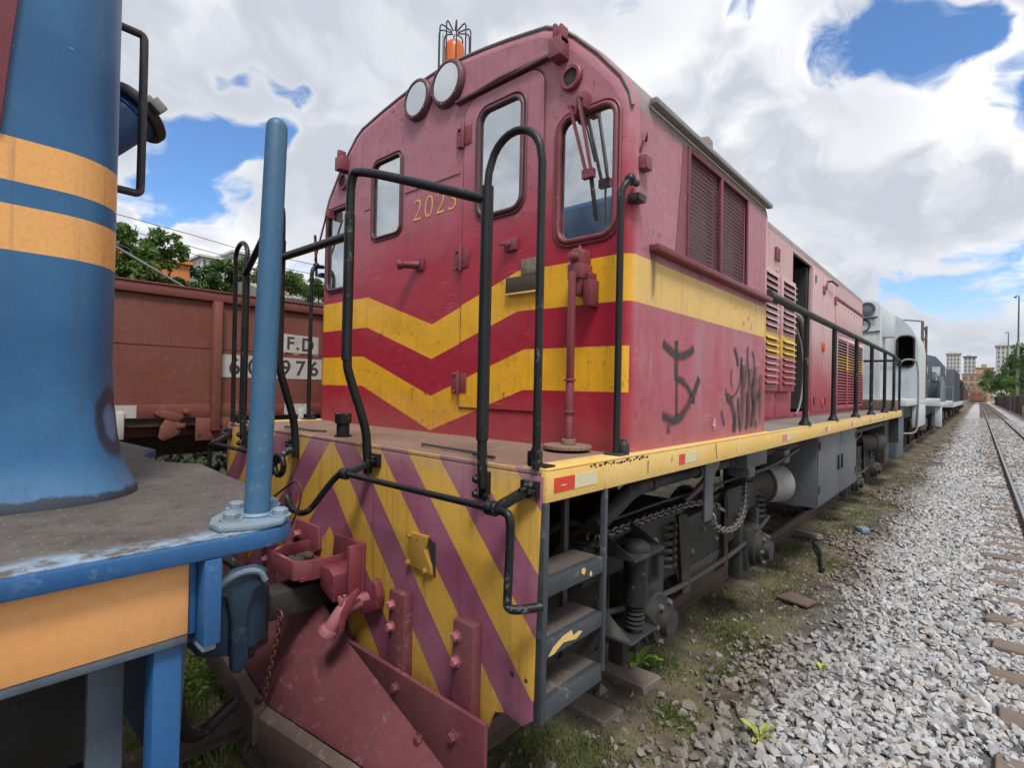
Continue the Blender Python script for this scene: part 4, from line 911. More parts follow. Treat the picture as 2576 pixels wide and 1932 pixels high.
fr = MB(); fr.box(HW, .935, 6.98, 7.05, 1.60, 2.72); fr.box(HW, .935, 9.30, 9.37, 1.60, 2.72); fr.box(HW, .935, 7.05, 9.30, 1.60, 1.66); fr.box(HW, .935, 7.05, 9.30, 2.66, 2.72)
gr = fr.build('radiator_grille', 'hood_livery', loco, .004)
MB().box(.902, .905, 7.05, 9.30, 1.66, 2.66).build('grille_back', 'interior_dark', gr)
me = MB().prism([(0, 0), (.030, -.020), (.030, -.026), (0, -.008)], 'y', 0, 2.25).mesh('slat', 'hood_livery')
for k in range(22): inst('slat', me, gr, (.906, 7.05, 2.655 - .0445 * k))
for yy in (7.75, 8.5): MB().box(.935, .945, yy, yy + .05, 1.62, 2.70).build('grille_bar', 'hood_livery', gr)
# side handrail
for s in (1, -1):
    hr = MB().tube([(s * 1.37, 1.985, 2.545), (s * 1.37, 2.06, 2.535), (s * 1.37, 9.62, 2.535)], .030, 12).build('side_handrail', 'black_paint' if s < 0 else 'under_grey', loco)
    for yy in (3.14, 4.35, 5.70, 6.95, 8.36, 9.60):
        mb = MB(); mb.tube([(s * 1.37, yy, DZ + .005), (s * 1.37, yy, 2.53)], .024, 10); mb.lathe((s * 1.37, yy, DZ + .006), (0, 0, 1), [(0, .055), (.02, .05), (.05, .03), (.08, .027)], 12); mb.build('stanchion', 'black_paint', hr)
    MB().tube([(s * 1.37, 6.0, 2.10), (s * 1.37, 9.6, 2.10)], .014, 8).build('mid_rail', 'black_paint', hr) if s < 0 else None
MB().prism([(-1.36, .9), (1.36, .9), (1.36, DZ - .021), (-1.36, DZ - .021)], 'y', YE - .02, YE).build('rear_plate', 'grease', loco)
mb = MB(); mb.tube([(-1.30, YE - .05, 2.5), (1.37, YE - .05, 2.5)], .022, 8); mb.tube([(1.37, 9.60, 2.53), (1.37, YE - .05, 2.5), (1.37, YE - .05, DZ)], .022, 8); mb.tube([(.7, YE - .05, 2.5), (.7, YE - .05, DZ)], .022, 8); mb.build('rear_handrail', 'black_paint', loco)
MB().box(.2, 1.36, 9.6, YE - .06, DZ + .001, DZ + .20).build('rear_locker', 'dull_brown', loco, .01)
# ---- underframe, trucks
MB().box(-.55, .55, YP + .02, YE - .03, 1.15, DZ - .025).build('main_sill', 'grease', loco)
for s in (1, -1): MB().box(s * 1.20, s * 1.37, YP + .04, YE - .03, 1.43, DZ - .022).build('cross_bearer', 'under_grey', loco)
def wheel_mesh():
    mb = MB(); mb.lathe((0, 0, 0), (1, 0, 0), [(-.065, .05), (-.065, .10), (-.03, .14), (-.03, .36), (-.065, .38), (-.065, .455), (.050, .445), (.055, .485), (.075, .485), (.075, .38), (.03, .36), (.03, .14), (.09, .10), (.09, .06)], 36); return mb.mesh('wheel', 'greaser_brown', smooth=40)
WHEEL = wheel_mesh()
def truck(cy, x_frame=1.0):
    t = MB(); t.box(-.95, .95, cy - .25, cy + .25, .55, .95); t = t.build('truck_bolster', 'grease', loco, .02)
    for s in (1, -1):
        fp = [(cy - 1.55, .80), (cy - 1.05, .80), (cy - .80, .62), (cy - .45, .60), (cy + .45, .60), (cy + .80, .62), (cy + 1.05, .80), (cy + 1.55, .80), (cy + 1.55, 1.02), (cy + .5, 1.04), (cy + .4, .95), (cy - .4, .95), (cy - .5, 1.04), (cy - 1.55, 1.02)]
        MB().prism(fp, 'x', s * (x_frame - .05), s * (x_frame + .03)).build('side_frame', 'under_grey', t, .012)
        mb = MB(); mb.box(s * (x_frame - .06), s * (x_frame + .075), cy - 1.55, cy - .45, 1.022, 1.042); mb.build('frame_flange', 'under_grey', t, .004)
        for dy in (-.95, .95):
            y_ = cy + dy
            mb = MB(); mb.box(s * (x_frame - .05), s * (x_frame + .10), y_ - .16, y_ + .16, .33, .68); mb.box(s * (x_frame - .03), s * (x_frame + .07), y_ - .25, y_ - .17, .28, .80); mb.box(s * (x_frame - .03), s * (x_frame + .07), y_ + .17, y_ + .25, .28, .80); mb.build('axle_box', 'under_grey', t, .015)
            jb = MB().lathe((s * (x_frame + .09), y_, .50), (s, 0, 0), [(0, .15), (.05, .15), (.06, .135), (.10, .13), (.105, .08), (.15, .075), (.155, .04)], 24).build('journal_cap', 'under_grey', t)
            mb = MB()
            for k in range(6): mb.hexbolt((s * (x_frame + .19), y_ + .108 * math.cos(R(60 * k)), .50 + .108 * math.sin(R(60 * k))), (s, 0, 0), .016, .02)
            mb.build('cap_bolts', 'cap_bolt', jb)
            o_ = inst('wheel', WHEEL, t, (s * .53, y_, .455), (0, 0, 0 if s < 0 else math.pi))
            mb = MB()
            for k in range(6): mb.tube(arc((s * x_frame, y_ + .36, .70 + .05 * k), .075, 0, 340, 14, 'xy'), .018, 6)
            mb.build('coil_spring', 'greaser_brown', t)
        bs = MB().box(s * .48, s * .60, cy - 1.52, cy - 1.44, .25, .62).build('brake_shoe', 'greaser_brown', t, .02)
        MB().beam((s * .62, cy - 1.48, .95), (s * .62, cy - 1.46, .30), .05, .06).build('brake_hanger', 'greaser_brown', t)
    return t
t1 = truck(1.72); t2 = truck(8.3)
for tt, cy in ((t1, 1.72), (t2, 8.3)):
    for s in (1, -1):
        for k, (dy, z) in enumerate(((-1.35, .93), (-1.15, .93), (-.7, .78), (-.55, .70), (-.2, .70), (.0, .82), (.25, .70), (.55, .72), (.72, .80), (1.2, .92), (1.4, .92))):
            MB().hexbolt((s * 1.03, cy + dy, z), (s, 0, 0), .017, .018).build('frame_bolt', 'cap_bolt', tt)
        MB().tube(smooth_path([(s * 1.06, cy - 1.5, .66), (s * 1.08, cy - .9, .56), (s * 1.07, cy, .52), (s * 1.08, cy + .9, .56), (s * 1.06, cy + 1.5, .66)], 2), .018, 8).build('brake_pull_rod', 'greaser_brown', tt)
        MB().tube(smooth_path([(s * 1.02, cy - .3, 1.06), (s * 1.08, cy - .1, 1.18), (s * 1.06, cy + .1, 1.30), (s * 1.0, cy + .2, 1.42)], 2), .022, 8).build('air_hose', 'rubber', tt)
        MB().tube(smooth_path([(s * .98, cy - 1.2, 1.08), (s * 1.0, cy - .6, 1.10), (s * .98, cy + .2, 1.08), (s * 1.0, cy + 1.2, 1.10)], 2), .012, 6).build('cable', 'black_paint', tt)
        MB().beam((s * 1.05, cy - .42, 1.0), (s * 1.07, cy - .38, .48), .03, .07).build('brake_lever', 'greaser_brown', tt)
        MB().beam((s * 1.05, cy + .40, 1.0), (s * 1.07, cy + .36, .48), .03, .07).build('brake_lever', 'greaser_brown', tt)
        MB().prism([(cy - .33, .60), (cy + .33, .60), (cy + .20, .44), (cy - .20, .44)], 'x', s * .98, s * 1.04).build('spring_seat', 'greaser_brown', tt, .01)
        MB().lathe((s * 1.03, cy - .78, .86), (s, 0, 0), [(0, .05), (.012, .05), (.014, .03), (.004, .03)], 16).build('grease_port', 'light_grey_cap', tt)
for s in (1, -1):
    # upright damper by the leading axle
    dm = MB().tube([(s * 1.19, .42, .705), (s * 1.19, .42, .955)], .064, 20).build('damper', 'black_paint', loco)
    mb = MB(); mb.prism([(.27, .985), (.59, .985), (.59, .965), (.27, .965)], 'x', s * 1.02, s * 1.27); mb.prism([(1.03, 1.10), (1.26, .985), (1.03, .985)], 'y', .27, .28) if s > 0 else None; mb.prism([(1.03, 1.10), (1.26, .985), (1.03, .985)], 'y', .58, .59) if s > 0 else None; mb.lathe((s * 1.19, .42, .985), (0, 0, 1), [(0, .075), (.03, .07), (.05, .04)], 16); mb.build('damper_bracket', 'under_grey', dm, .003)
    mb = MB()
    for k in range(5): mb.lathe((s * 1.19, .42, .695 - .024 * k), (0, 0, -1), [(0, .034), (.006, .050), (.014, .050), (.022, .036)], 16)
    mb.build('damper_bellows', 'under_grey', dm)
    mb = MB(); mb.box(s * 1.0, s * 1.25, .28, .57, .545, .56)
    if s > 0: mb.prism([(1.02, .74), (1.25, .56), (1.02, .56)], 'y', .28, .29); mb.prism([(1.02, .74), (1.25, .56), (1.02, .56)], 'y', .56, .57)
    mb.cyl((s * 1.19, .42, .50), (s * 1.19, .42, .575), .03, n=12); mb.build('damper_foot', 'under_grey', dm, .003)
    # chain guard bracket, air pipes, boxes
    MB().prism([(1.06, 1.425), (1.30, 1.425), (1.29, 1.36), (1.22, 1.31), (1.19, 1.24), (1.195, 1.03), (1.065, 1.03)], 'x', s * 1.285, s * 1.30).build('hanger_plate', 'tank_grey', loco, .004)
    pp = MB(); pp.tube(smooth_path([(s * 1.13, .10, 1.15), (s * 1.14, .28, 1.22), (s * 1.15, .42, 1.29), (s * 1.15, .60, 1.30)], 2), .045, 14); pp.tube([(s * 1.15, .55, 1.30), (s * 1.15, 3.9, 1.31)], .038, 14)
    for yy in (.62, 1.26, 1.82, 2.6): pp.lathe((s * 1.15, yy, 1.30), (0, 1, 0), [(0, .046), (.05, .046)], 14)
    pp.build('air_pipe', 'under_grey', loco, smooth=50)
    bx = MB().box(s * 1.02, s * 1.26, 1.95, 2.43, 1.255, 1.425).build('junction_box', 'tank_grey', loco, .008)
    MB().box(s * 1.10, s * 1.25, 2.02, 2.17, 1.18, 1.255).build('box_outlet', 'tank_grey', bx, .006)
    MB().tube(smooth_path([(s * 1.22, 2.2, 1.20), (s * 1.25, 2.5, 1.21), (s * 1.26, 3.0, 1.26), (s * 1.26, 3.4, 1.30)], 2), .016, 8).build('conduit', 'under_grey', loco)
    MB().box(s * 1.14, s * 1.26, 2.95, 3.12, 1.20, 1.32).build('valve', 'tank_grey', loco, .01)
    # brake cylinder
    bc = MB().lathe((s * .82, 2.82, .96), (s * .45, .9, 0), [(0, .05), (.05, .09), (.10, .14), (.40, .15), (.41, .165), (.62, .165), (.64, .14)], 28).build('brake_cylinder', 'greaser_brown', loco)
    MB().lathe((s * 1.01, 3.20, .96), (s * .45, .9, 0), [(0, .170), (.22, .170), (.235, .15), (.24, .06)], 28).build('cylinder_head', 'light_grey_cap', bc)
    MB().beam((s * 1.0, 1.75, 1.0), (s * .90, 2.9, .97), .05, .05).build('brake_rod', 'greaser_brown', loco)
    # battery boxes
    bb = MB().box(s * .62, s * 1.30, 3.97, 6.20, .655, 1.40).build('battery_box', 'tank_grey', loco, .006)
    for a, b in ((3.985, 5.08), (5.10, 6.185)):
        dr = MB().box(s * 1.3005, s * 1.312, a, b, .67, 1.385).build('box_door', 'tank_grey', bb, .004)
        for yy in ((b - .12) if a < 4 else (a + .06),): MB().box(s * 1.312, s * 1.33, yy, yy + .05, .95, 1.12).build('handle', 'black_paint', dr, .004)
        for z in (.80, 1.25): MB().box(s * 1.312, s * 1.322, a + .01 if a < 4 else b - .07, a + .07 if a < 4 else b - .01, z, z + .08).build('hinge', 'under_grey', dr)
    MB().tube([(s * 1.20, 6.25, 1.30), (s * 1.20, 10.3, 1.30)], .04, 10).build('air_pipe', 'under_grey', loco)
    MB().box(s * .9, s * 1.22, 9.85, 10.45, .55, 1.40).build('sand_box', 'grease', loco, .01)
    mb = MB(); mb.lathe((s * .90, 8.75, .98), (s * .45, .9, 0), [(0, .05), (.05, .14), (.40, .15), (.41, .165), (.62, .165), (.64, .14)], 24); mb.build('brake_cylinder', 'greaser_brown', loco)
LK = MB(); LK.tube([(.019 * math.cos(R(a)), 0, .030 * math.sin(R(a))) for a in range(0, 360, 36)], .0068, 6, closed=True); link_big = LK.mesh('chain_link', 'chain_steel')
chain([(1.055, .22, 1.052), (1.055, .6, 1.055), (1.055, 1.0, 1.056), (1.06, 1.35, 1.056), (1.12, 1.60, 1.045), (1.18, 1.66, 1.0)], link_big, .041, loco, 'brake_chain', 'chain_steel', .02, .007)
chain([(1.27, 1.20, 1.03), (1.27, 1.36, .93), (1.27, 1.58, .875), (1.26, 1.80, .89), (1.22, 2.02, .96), (1.14, 2.28, 1.06), (1.10, 2.42, 1.08)], link_big, .041, loco, 'brake_chain', 'chain_steel', .02, .007)

# ------------------------------------------------------------------ blue locomotive in the left foreground
def nosemat():
    m, g, b = newmat('blue_nose'); o = g.obj(); x, y, z = g.xyz(o)
    nb = g.noise(o, 2.5, 5, .6); nm = g.noise(o, 14, 6, .65); nf = g.noise(o, 90, 3)
    c = g.mix(g.ss(nb, .35, .65), (.019, .100, .245), (.032, .140, .305))
    org = g.mx(g.mul(g.gt(z, 2.122), g.lt(z, 2.231)), g.mul(g.gt(z, 2.287), g.lt(z, 2.391)))
    c = g.mix(org, c, g.mix(nb, (.86, .39, .10), (.84, .45, .16)))
    # scuffed and blackened lower rim, with a paler highlight painted up the flare
    low = g.ss(g.add(z, g.add(g.mul(g.sub(nm, .5), .05), g.mul(g.sub(nb, .5), .05))), 1.532, 1.522)
    c = g.mix(g.ss(g.add(z, g.mul(g.sub(nb, .5), .16)), 1.64, 1.54, 0, .28), c, (.15, .29, .44)); c = g.mix(low, c, (.035, .045, .06))
    # sprayed black ring
    P0 = g.node('ShaderNodeVectorMath', {0: o, 1: (.735, -1.735, 1.70)}, operation='SUBTRACT').outputs[0]
    P1 = g.node('ShaderNodeVectorMath', {0: P0, 1: (16.0, 16.0, 10.0)}, operation='MULTIPLY').outputs[0]
    d = g.node('ShaderNodeVectorMath', {0: P1}, operation='LENGTH').outputs['Value']
    d = g.add(d, g.mul(g.sub(nm, .5), .45))
    ring = g.mul(g.ss(d, .45, .62), g.ss(d, 1.15, .90)); c = g.mix(g.mul(ring, .85), c, (.018, .02, .028)); c = g.mix(g.mul(g.ss(d, .6, .2), .5), c, (.20, .25, .34))
    c = g.mix(g.mul(g.ss(g.noise(o, 30, 5, .7), .70, .73), .6), c, (.42, .50, .58))
    c = g.mix(g.mul(g.ss(nf, .4, .8), .16), c, (.02, .05, .10))
    run = g.noise(g.vscale(o, (14, 14, .6)), 2.4, 5, .65); c = g.mix(g.mul(g.ss(run, .54, .72), .30), c, (.045, .075, .11))
    c = g.mix(g.mul(g.ss(g.noise(o, 120, 3, .7), .66, .72), .35), c, (.25, .33, .40))
    g.put(b.inputs['Base Color'], c); g.put(b.inputs['Roughness'], g.add(.33, g.mul(nm, .18)))
    g.put(b.inputs['Normal'], g.bump(g.add(nb, g.mul(nm, .25)), .15, .02))
nosemat()
m, g, b = newmat('tread_plate'); o = g.obj(); x, y, z = g.xyz(o); nb = g.noise(o, 3, 5, .6); nm = g.noise(o, 18, 6, .7)
c = g.mix(g.ss(nb, .35, .65), (.085, .070, .060), (.125, .108, .094)); c = g.mix(g.mul(g.ss(nm, .48, .66), .6), c, (.045, .038, .034)); c = g.mix(g.mul(g.ss(z, 1.5036, 1.5046), .4), c, (.22, .21, .20))  # stud tops painted lighter as a highlight
wear = g.mul(g.ss(g.add(x, g.mul(g.sub(nb, .5), .16)), 1.27, 1.36), g.ss(nm, .38, .58)); c = g.mix(g.mul(wear, .85), c, (.30, .42, .56))
g.put(b.inputs['Base Color'], c); b.inputs['Roughness'].default_value = .7; g.put(b.inputs['Normal'], g.bump(nm, .4, .006))

bl = thing('blue_locomotive', 'blue locomotive end with orange bands, dark tread plate platform and blue upright post', 'locomotive', (0, -5, 0))
BZ = 1.50
halfp = [(1.385, -1.60), (1.375, -1.555), (1.34, -1.512), (1.25, -1.475), (.78, -1.395), (.30, -1.36), (.25, -1.40), (.12, -1.455)]
pp_ = [(1.385, -7.0)] + halfp + [(-x, y_) for x, y_ in reversed(halfp)] + [(-1.385, -7.0)]
MB().prism(pp_, 'z', BZ - .036, BZ).build('platform', 'blue', bl, .005)
MB().prism([(x * .993, y_ - .010 if y_ > -2 else y_) for x, y_ in pp_], 'z', BZ + .0006, BZ + .003).build('tread_plate', 'tread_plate', bl)
mb = MB()
for i in range(26):
    for j in range(16):
        x, y_ = 1.35 - .062 * j - (.031 if i % 2 else 0) + random.uniform(-.006, .006), -2.10 + .034 * i + random.uniform(-.004, .004)
        if y_ > -1.42 - .10 * max(0, (x - .5)): continue
        if x < .86 and y_ < -1.70: continue
        mb.ball((x, y_, BZ + .003), .0045, (1, 1, .5), 6, 4)
mb.build('tread_studs', 'tread_plate', bl)['kind'] = 'stuff'
for s in (1, -1):
    sl = MB().box(s * 1.30, s * 1.352, -7.0, -1.722, 1.315, BZ - .0365).build('side_sill', 'orange', bl, .003)
    MB().box(s * 1.28, s * 1.385, -1.705, -1.673, 1.292, BZ - .0365).build('end_stanchion', 'blue', bl, .003)
    MB().box(s * 1.30, s * 1.345, -1.72, -1.706, 1.31, BZ - .0365).build('sill_return', 'blue', sl, .002)
    MB().box(s * 1.25, s * 1.350, -7.0, -1.722, 1.297, 1.3145).build('sill_flange', 'dull_blue', sl, .002)
    for y0, y1 in ((-1.776, -1.726), (-2.25, -2.20)): MB().box(s * 1.28, s * 1.335, y0, y1, .45, 1.297).build('step_upright', 'blue', bl, .004)
    MB().box(s * 1.22, s * 1.24, -1.86, -1.80, .45, 1.297).build('step_back', 'dull_blue', bl, .004)
    for z in (.95, .68, .45): MB().box(s * 1.06, s * 1.335, -2.20, -1.777, z, z + .03).build('step', 'dull_blue', bl, .004)
    mb = MB(); mb.box(s * 1.285, s * 1.372, -1.703, -1.676, 1.275, 1.2915); mb.build('worn_foot', 'blue_worn', bl, .005)
MB().prism([(-1.24, 1.0), (1.24, 1.0), (1.30, BZ - .037), (-1.30, BZ - .037)], 'y', -1.74, -1.70).build('end_plate', 'dull_blue', bl)
MB().box(-.9, .9, -7, -1.76, .75, 1.29).build('underframe', 'grease', bl)
# nose hood with rounded corners and flared foot
def nose_ring(off):
    hw, yf, r = .80 + off, -1.72 + off, .15 + off; out = []
    for i in range(9): a = R(90 * i / 8); out.append((hw - r + r * math.cos(a), yf - r + r * math.sin(a)))
    pts = [(hw, -4.6)] + out; return pts + [(-x, y_) for x, y_ in reversed(pts)]
lv = [(BZ + .001, .067), (BZ + .012, .066), (BZ + .03, .058), (BZ + .06, .044), (BZ + .10, .030), (BZ + .16, .016), (BZ + .25, .006), (BZ + .36, 0), (2.1, 0), (2.6, 0), (3.3, 0), (3.42, -.02), (3.48, -.07), (3.50, -.13)]
mb = MB(); n = len(nose_ring(0)); vs = []
for z, off in lv: vs += [(x, y_, z) for x, y_ in nose_ring(off)]
fs = []
for i in range(len(lv) - 1): fs += [(i * n + k, i * n + (k + 1) % n, (i + 1) * n + (k + 1) % n, (i + 1) * n + k) for k in range(n)]
fs.append(tuple((len(lv) - 1) * n + k for k in range(n))); fs.append(tuple(range(n - 1, -1, -1)))
nose = mb.raw(vs, fs).build('nose_hood', 'blue_nose', bl, smooth=50)
MB().prism([(-2.9, 2.40), (-1.972, 2.40), (-1.968, 2.46), (-1.958, 2.60), (-1.945, 2.75), (-1.945, 3.35), (-2.9, 3.35)], 'x', .7995, .812).build('nose_door', 'maroon_dark', nose, .004)
for k, z in enumerate((2.5, 3.2)): MB().cyl((.815, -2.86, z - .05), (.815, -2.86, z + .05), .012, n=8).build('hinge', 'blue', nose)
# sand filler with clamped lid, and the grab handle beyond it
fa, fd = Vector((.0, -1.74, 2.645)), Vector((0, .66, .75)).normalized()
fl_ = MB().lathe(fa, fd, [(-.05, .084), (.27, .084), (.275, .09), (.295, .09)], 28).build('sand_filler', 'blue', bl)
MB().lathe(fa + fd * .295, fd, [(0, .112), (.008, .118), (.032, .118), (.040, .110), (.045, .06)], 32).build('filler_lid', 'dark_cap', fl_)
mb = MB(); q = fa + fd * .34; mb.obox(q + Vector((.085, 0, 0)), (.07, .035, .03), fd.to_track_quat('Z', 'Y').to_matrix()); mb.obox(q + Vector((.135, .02, -.02)), (.03, .05, .04), fd.to_track_quat('Z', 'Y').to_matrix()); mb.build('lid_clamp', 'light_grey_cap', fl_, .004)
MB().tube(smooth_path([(.25, -1.70, 3.065), (.25, -1.60, 3.065), (.25, -1.572, 3.065), (.25, -1.57, 3.03), (.25, -1.57, 2.53), (.25, -1.572, 2.49), (.25, -1.61, 2.49), (.25, -1.71, 2.49)], 2), .0135, 10).build('grab_handle', 'dark_cap', bl, smooth=60)
# upright post on a bolted foot
mb = MB(); P0, P1 = Vector((1.295, -1.570, BZ + .016)), Vector((1.288, -1.543, 2.415)); ax = (P1 - P0).normalized()
prof_ = [(0, .029), (.02, .0275)] + [(.1 + .1 * k, .0272 - .00045 * k) for k in range(8)] + [((P1 - P0).length + .0235 * math.sin(R(a)), .0235 * math.cos(R(a))) for a in (0, 20, 40, 60, 75, 88)]
post = mb.lathe(P0, ax, prof_, 28).build('upright_post', 'post_blue', bl, smooth=60)
foot = [(1.30, -1.672), (1.345, -1.668), (1.378, -1.60), (1.372, -1.545), (1.33, -1.512), (1.20, -1.485), (1.15, -1.50), (1.15, -1.56), (1.25, -1.65)]
MB().prism(foot, 'z', BZ + .0035, BZ + .017).build('post_foot', 'blue_worn', post, .004)
for x, y_ in ((1.303, -1.628), (1.334, -1.535), (1.218, -1.506), (1.205, -1.58)): MB().hexbolt((x, y_, BZ + .017), (.05, 0, 1), .0175, .017).build('bolt', 'blue_worn', post)
mb = MB(); mb.tube([P0 + ax * .0 + Vector((.030 * math.cos(R(a)), .030 * math.sin(R(a)), .004)) for a in range(0, 360, 20)], .006, 6, closed=True); mb.build('weld_collar', 'blue_worn', post)
# coupler
mb = MB(); mb.box(-.075, .075, -1.75, -1.22, .72, .86); mb.prism([(-.14, -1.30), (.10, -1.30), (.17, -1.22), (.17, -1.10), (.12, -1.02), (.05, -1.05), (.06, -1.14), (-.02, -1.19), (-.12, -1.13), (-.17, -1.20)], 'z', .66, .93); bc_ = mb.build('coupler', 'blue_grime', bl, .015)
mb = MB(); mb.prism([(-1.28, .985), (-1.20, 1.03), (-1.10, 1.03), (-1.055, 1.0), (-1.06, .94), (-1.11, .92), (-1.135, .84), (-1.13, .62), (-1.165, .58), (-1.20, .60), (-1.205, .82), (-1.225, .92), (-1.29, .94)], 'x', .165, .205); mb.build('knuckle', 'blue_grime', bc_, .014, seg=3)
mb = MB(); mb.tube(smooth_path([(.215, -1.26, .985), (.217, -1.18, 1.02), (.217, -1.10, 1.01), (.217, -1.075, .96)], 2), .014, 8); mb.build('knuckle_rim', 'blue_worn', bc_)
mb = MB(); mb.tube(smooth_path([(.05, -1.42, 1.12), (.10, -1.28, 1.12), (.16, -1.20, 1.06), (.12, -1.14, 1.0)], 2), .022, 8); mb.cyl((.05, -1.26, .90), (.05, -1.26, 1.14), .045, n=12); mb.build('lock_lifter', 'grease', bc_)
MB().box(-.5, .5, -1.72, -1.42, 1.02, 1.16).build('draft_beam', 'dull_blue', bl, .01)
MB().tube(smooth_path([(.55, -1.68, 1.05), (.55, -1.55, 1.0), (.52, -1.50, .8), (.40, -1.44, .55), (.3, -1.35, .45), (.25, -1.2, .5)], 2), .024, 10).build('brake_hose', 'black_paint', bl)
# cab further back (outside the picture)
cabp = [(-1.32, BZ), (1.32, BZ), (1.32, 3.1), (1.0, 3.55), (.5, 3.7), (-.5, 3.7), (-1.0, 3.55), (-1.32, 3.1)]
cb = MB().prism(cabp, 'y', -7.0, -4.6).build('cab', 'blue', bl, .02)
for s in (1, -1):
    MB().box(s * 1.3205, s * 1.328, -6.4, -5.1, 2.45, 3.05).build('cab_window', 'window_glass', cb, .01)
    MB().box(s * .88, s * 1.22, -4.5995, -4.59, 2.5, 3.1).build('cab_window', 'window_glass', cb, .01)
for y_ in (-3.0, -4.7):
    for s in (1, -1):
        o_ = inst('wheel', WHEEL, bl, (s * .53, y_, .455), (0, 0, 0 if s < 0 else math.pi))
for s in (1, -1): MB().prism([(-5.3, .62), (-2.4, .62), (-2.4, .85), (-3.4, .95), (-4.3, .95), (-5.3, .85)], 'x', s * .97, s * 1.05).build('truck_frame', 'greaser_brown', bl, .01)
MB().box(.98, 1.10, -2.75, -2.40, .60, .98).build('equalizer', 'light_grey_cap', bl, .03)

# ------------------------------------------------------------------ gondola wagon on the left-hand track
wg = thing('gondola_wagon', 'rust red open gondola wagon with white number panel reading 976', 'wagon', (-4.35, -1.2, 0))
WX, WY0, WY1 = -3.0, -7.6, 5.2
for s in (1, -1):
    X = -4.35 + s * 1.35; ins = lambda a, b: tuple(sorted((X + s * a, X + s * b)))
    a, b = ins(-.02, 0)
    sd = MB().box(a, b, WY0, WY1, 1.59, 2.60).build('side_sheet', 'fab_wagon', wg)
    a, b = ins(-.06, .035); MB().box(a, b, WY0 - .02, WY1 + .02, 2.585, 2.675).build('top_rail', 'wagon_rail', wg, .006)
    a, b = ins(-.075, .045); MB().box(a, b, WY0 - .02, WY1 + .02, 2.676, 2.690).build('top_cap', 'wagon_rail', wg, .003)
    a, b = ins(-.05, .012); MB().box(a, b, WY0, WY1, 1.475, 1.597).build('side_sill', 'fab_wagon', wg, .003)
    a, b = ins(.0005, .004); MB().box(a, b, WY0, WY1, 2.132, 2.142).build('sheet_seam', 'wagon_rail', sd)
    k = 0; yy = -.195 - 6 * 1.15
    while yy < WY1 - .1:
        if yy > WY0 + .1:
            a, b = ins(.0, .07)
            po = MB().prism([(a, yy - .047), (b, yy - .035), (b, yy + .035), (a, yy + .047)] if s > 0 else [(b, yy - .047), (a, yy - .035), (a, yy + .035), (b, yy + .047)], 'z', 1.345, 2.585).build('side_post', 'fab_wagon', wg, .003)
            a, b = ins(.0125, .03)
            if k % 2 == 0:
                gp = MB().box(a, b, yy - .165, yy + .17, 1.255, 1.470).build('bolster_plate', 'fab_wagon', wg, .004)
                for dy, dz in ((-.13, .05), (.14, .05), (.06, .13)): MB().cyl((b, yy + dy, 1.255 + dz), (b + .003, yy + dy, 1.255 + dz), .013, n=8).build('hole', 'interior_dark', gp)
        k += 1; yy += 1.15
for y_ in (WY0, WY1): MB().box(-5.70, -3.0, y_ - .03, y_ + .03, 1.5, 2.62).build('end_wall', 'fab_wagon', wg, .005)
MB().box(-5.68, -3.02, WY0, WY1, 1.40, 1.47).build('floor', 'dull_brown', wg)
for s in (1, -1): MB().box(-4.35 + s * 1.02, -4.35 + s * 1.20, WY0, WY1, 1.30, 1.40).build('inner_sill', 'fab_wagon', wg)
MB().box(-4.6, -4.1, WY0 - .3, WY1 + .3, 1.0, 1.40).build('centre_sill', 'dull_brown', wg)
MB().box(-2.9995, -2.996, -.135, .905, 1.861, 2.085).build('number_panel', 'white_patch', wg)
MB().prism([(.462, 2.115), (.50, 2.15), (.60, 2.118), (.70, 2.14), (.86, 2.12), (.86, 2.33), (.62, 2.335), (.462, 2.34)], 'x', -2.9995, -2.9965).build('letter_panel', 'white_patch', wg)
for txt, y_, z, sz in (('6', -.075, 1.895, .225), ('0', .105, 1.895, .225), ('9', .44, 1.902, .225), ('7', .60, 1.902, .225), ('6', .755, 1.902, .225), ('F', .495, 2.18, .19), ('.', .60, 2.18, .19), ('D', .66, 2.17, .20)):
    me = text_mesh('painted_character', txt, sz, 'black_letter', offset=.004); o_ = link('painted_character', me, wg); o_.location = (-2.9955, y_, z); o_.rotation_euler = (R(90), 0, R(90))
for y0, y1 in ((-1.03, -.825), (.485, .745)):
    wb = MB().box(-2.986, -2.982, y0, y1, 1.482, 1.594).build('white_block', 'white_patch', wg)
    ys_ = y0 + .06 if y0 < 0 else y0 + .15
    MB().box(-2.984, -2.962, ys_, ys_ + .055, 1.30 if y0 < 0 else 1.28, 1.535).build('grab_iron', 'white_patch', wg, .004)
mb = MB(); mb.prism([(-.60, 1.48), (-.52, 1.48), (-.47, 1.40), (-.50, 1.32), (-.62, 1.27), (-.66, 1.30), (-.645, 1.40)], 'x', -2.985, -2.965); dl = mb.build('door_lever', 'pink_casting' if False else 'fab_wagon', wg, .004)
mb = MB(); mb.prism([(-.70, 1.53), (-.62, 1.55), (-.47, 1.50), (-.47, 1.46), (-.55, 1.44), (-.68, 1.50)], 'x', -2.987, -2.962); mb.box(-2.99, -2.955, -.52, -.45, 1.38, 1.425); mb.cyl((-2.99, -.44, 1.53), (-2.95, -.44, 1.53), .025, n=12); mb.build('lever_pivot', 'fab_wagon', dl, .004)
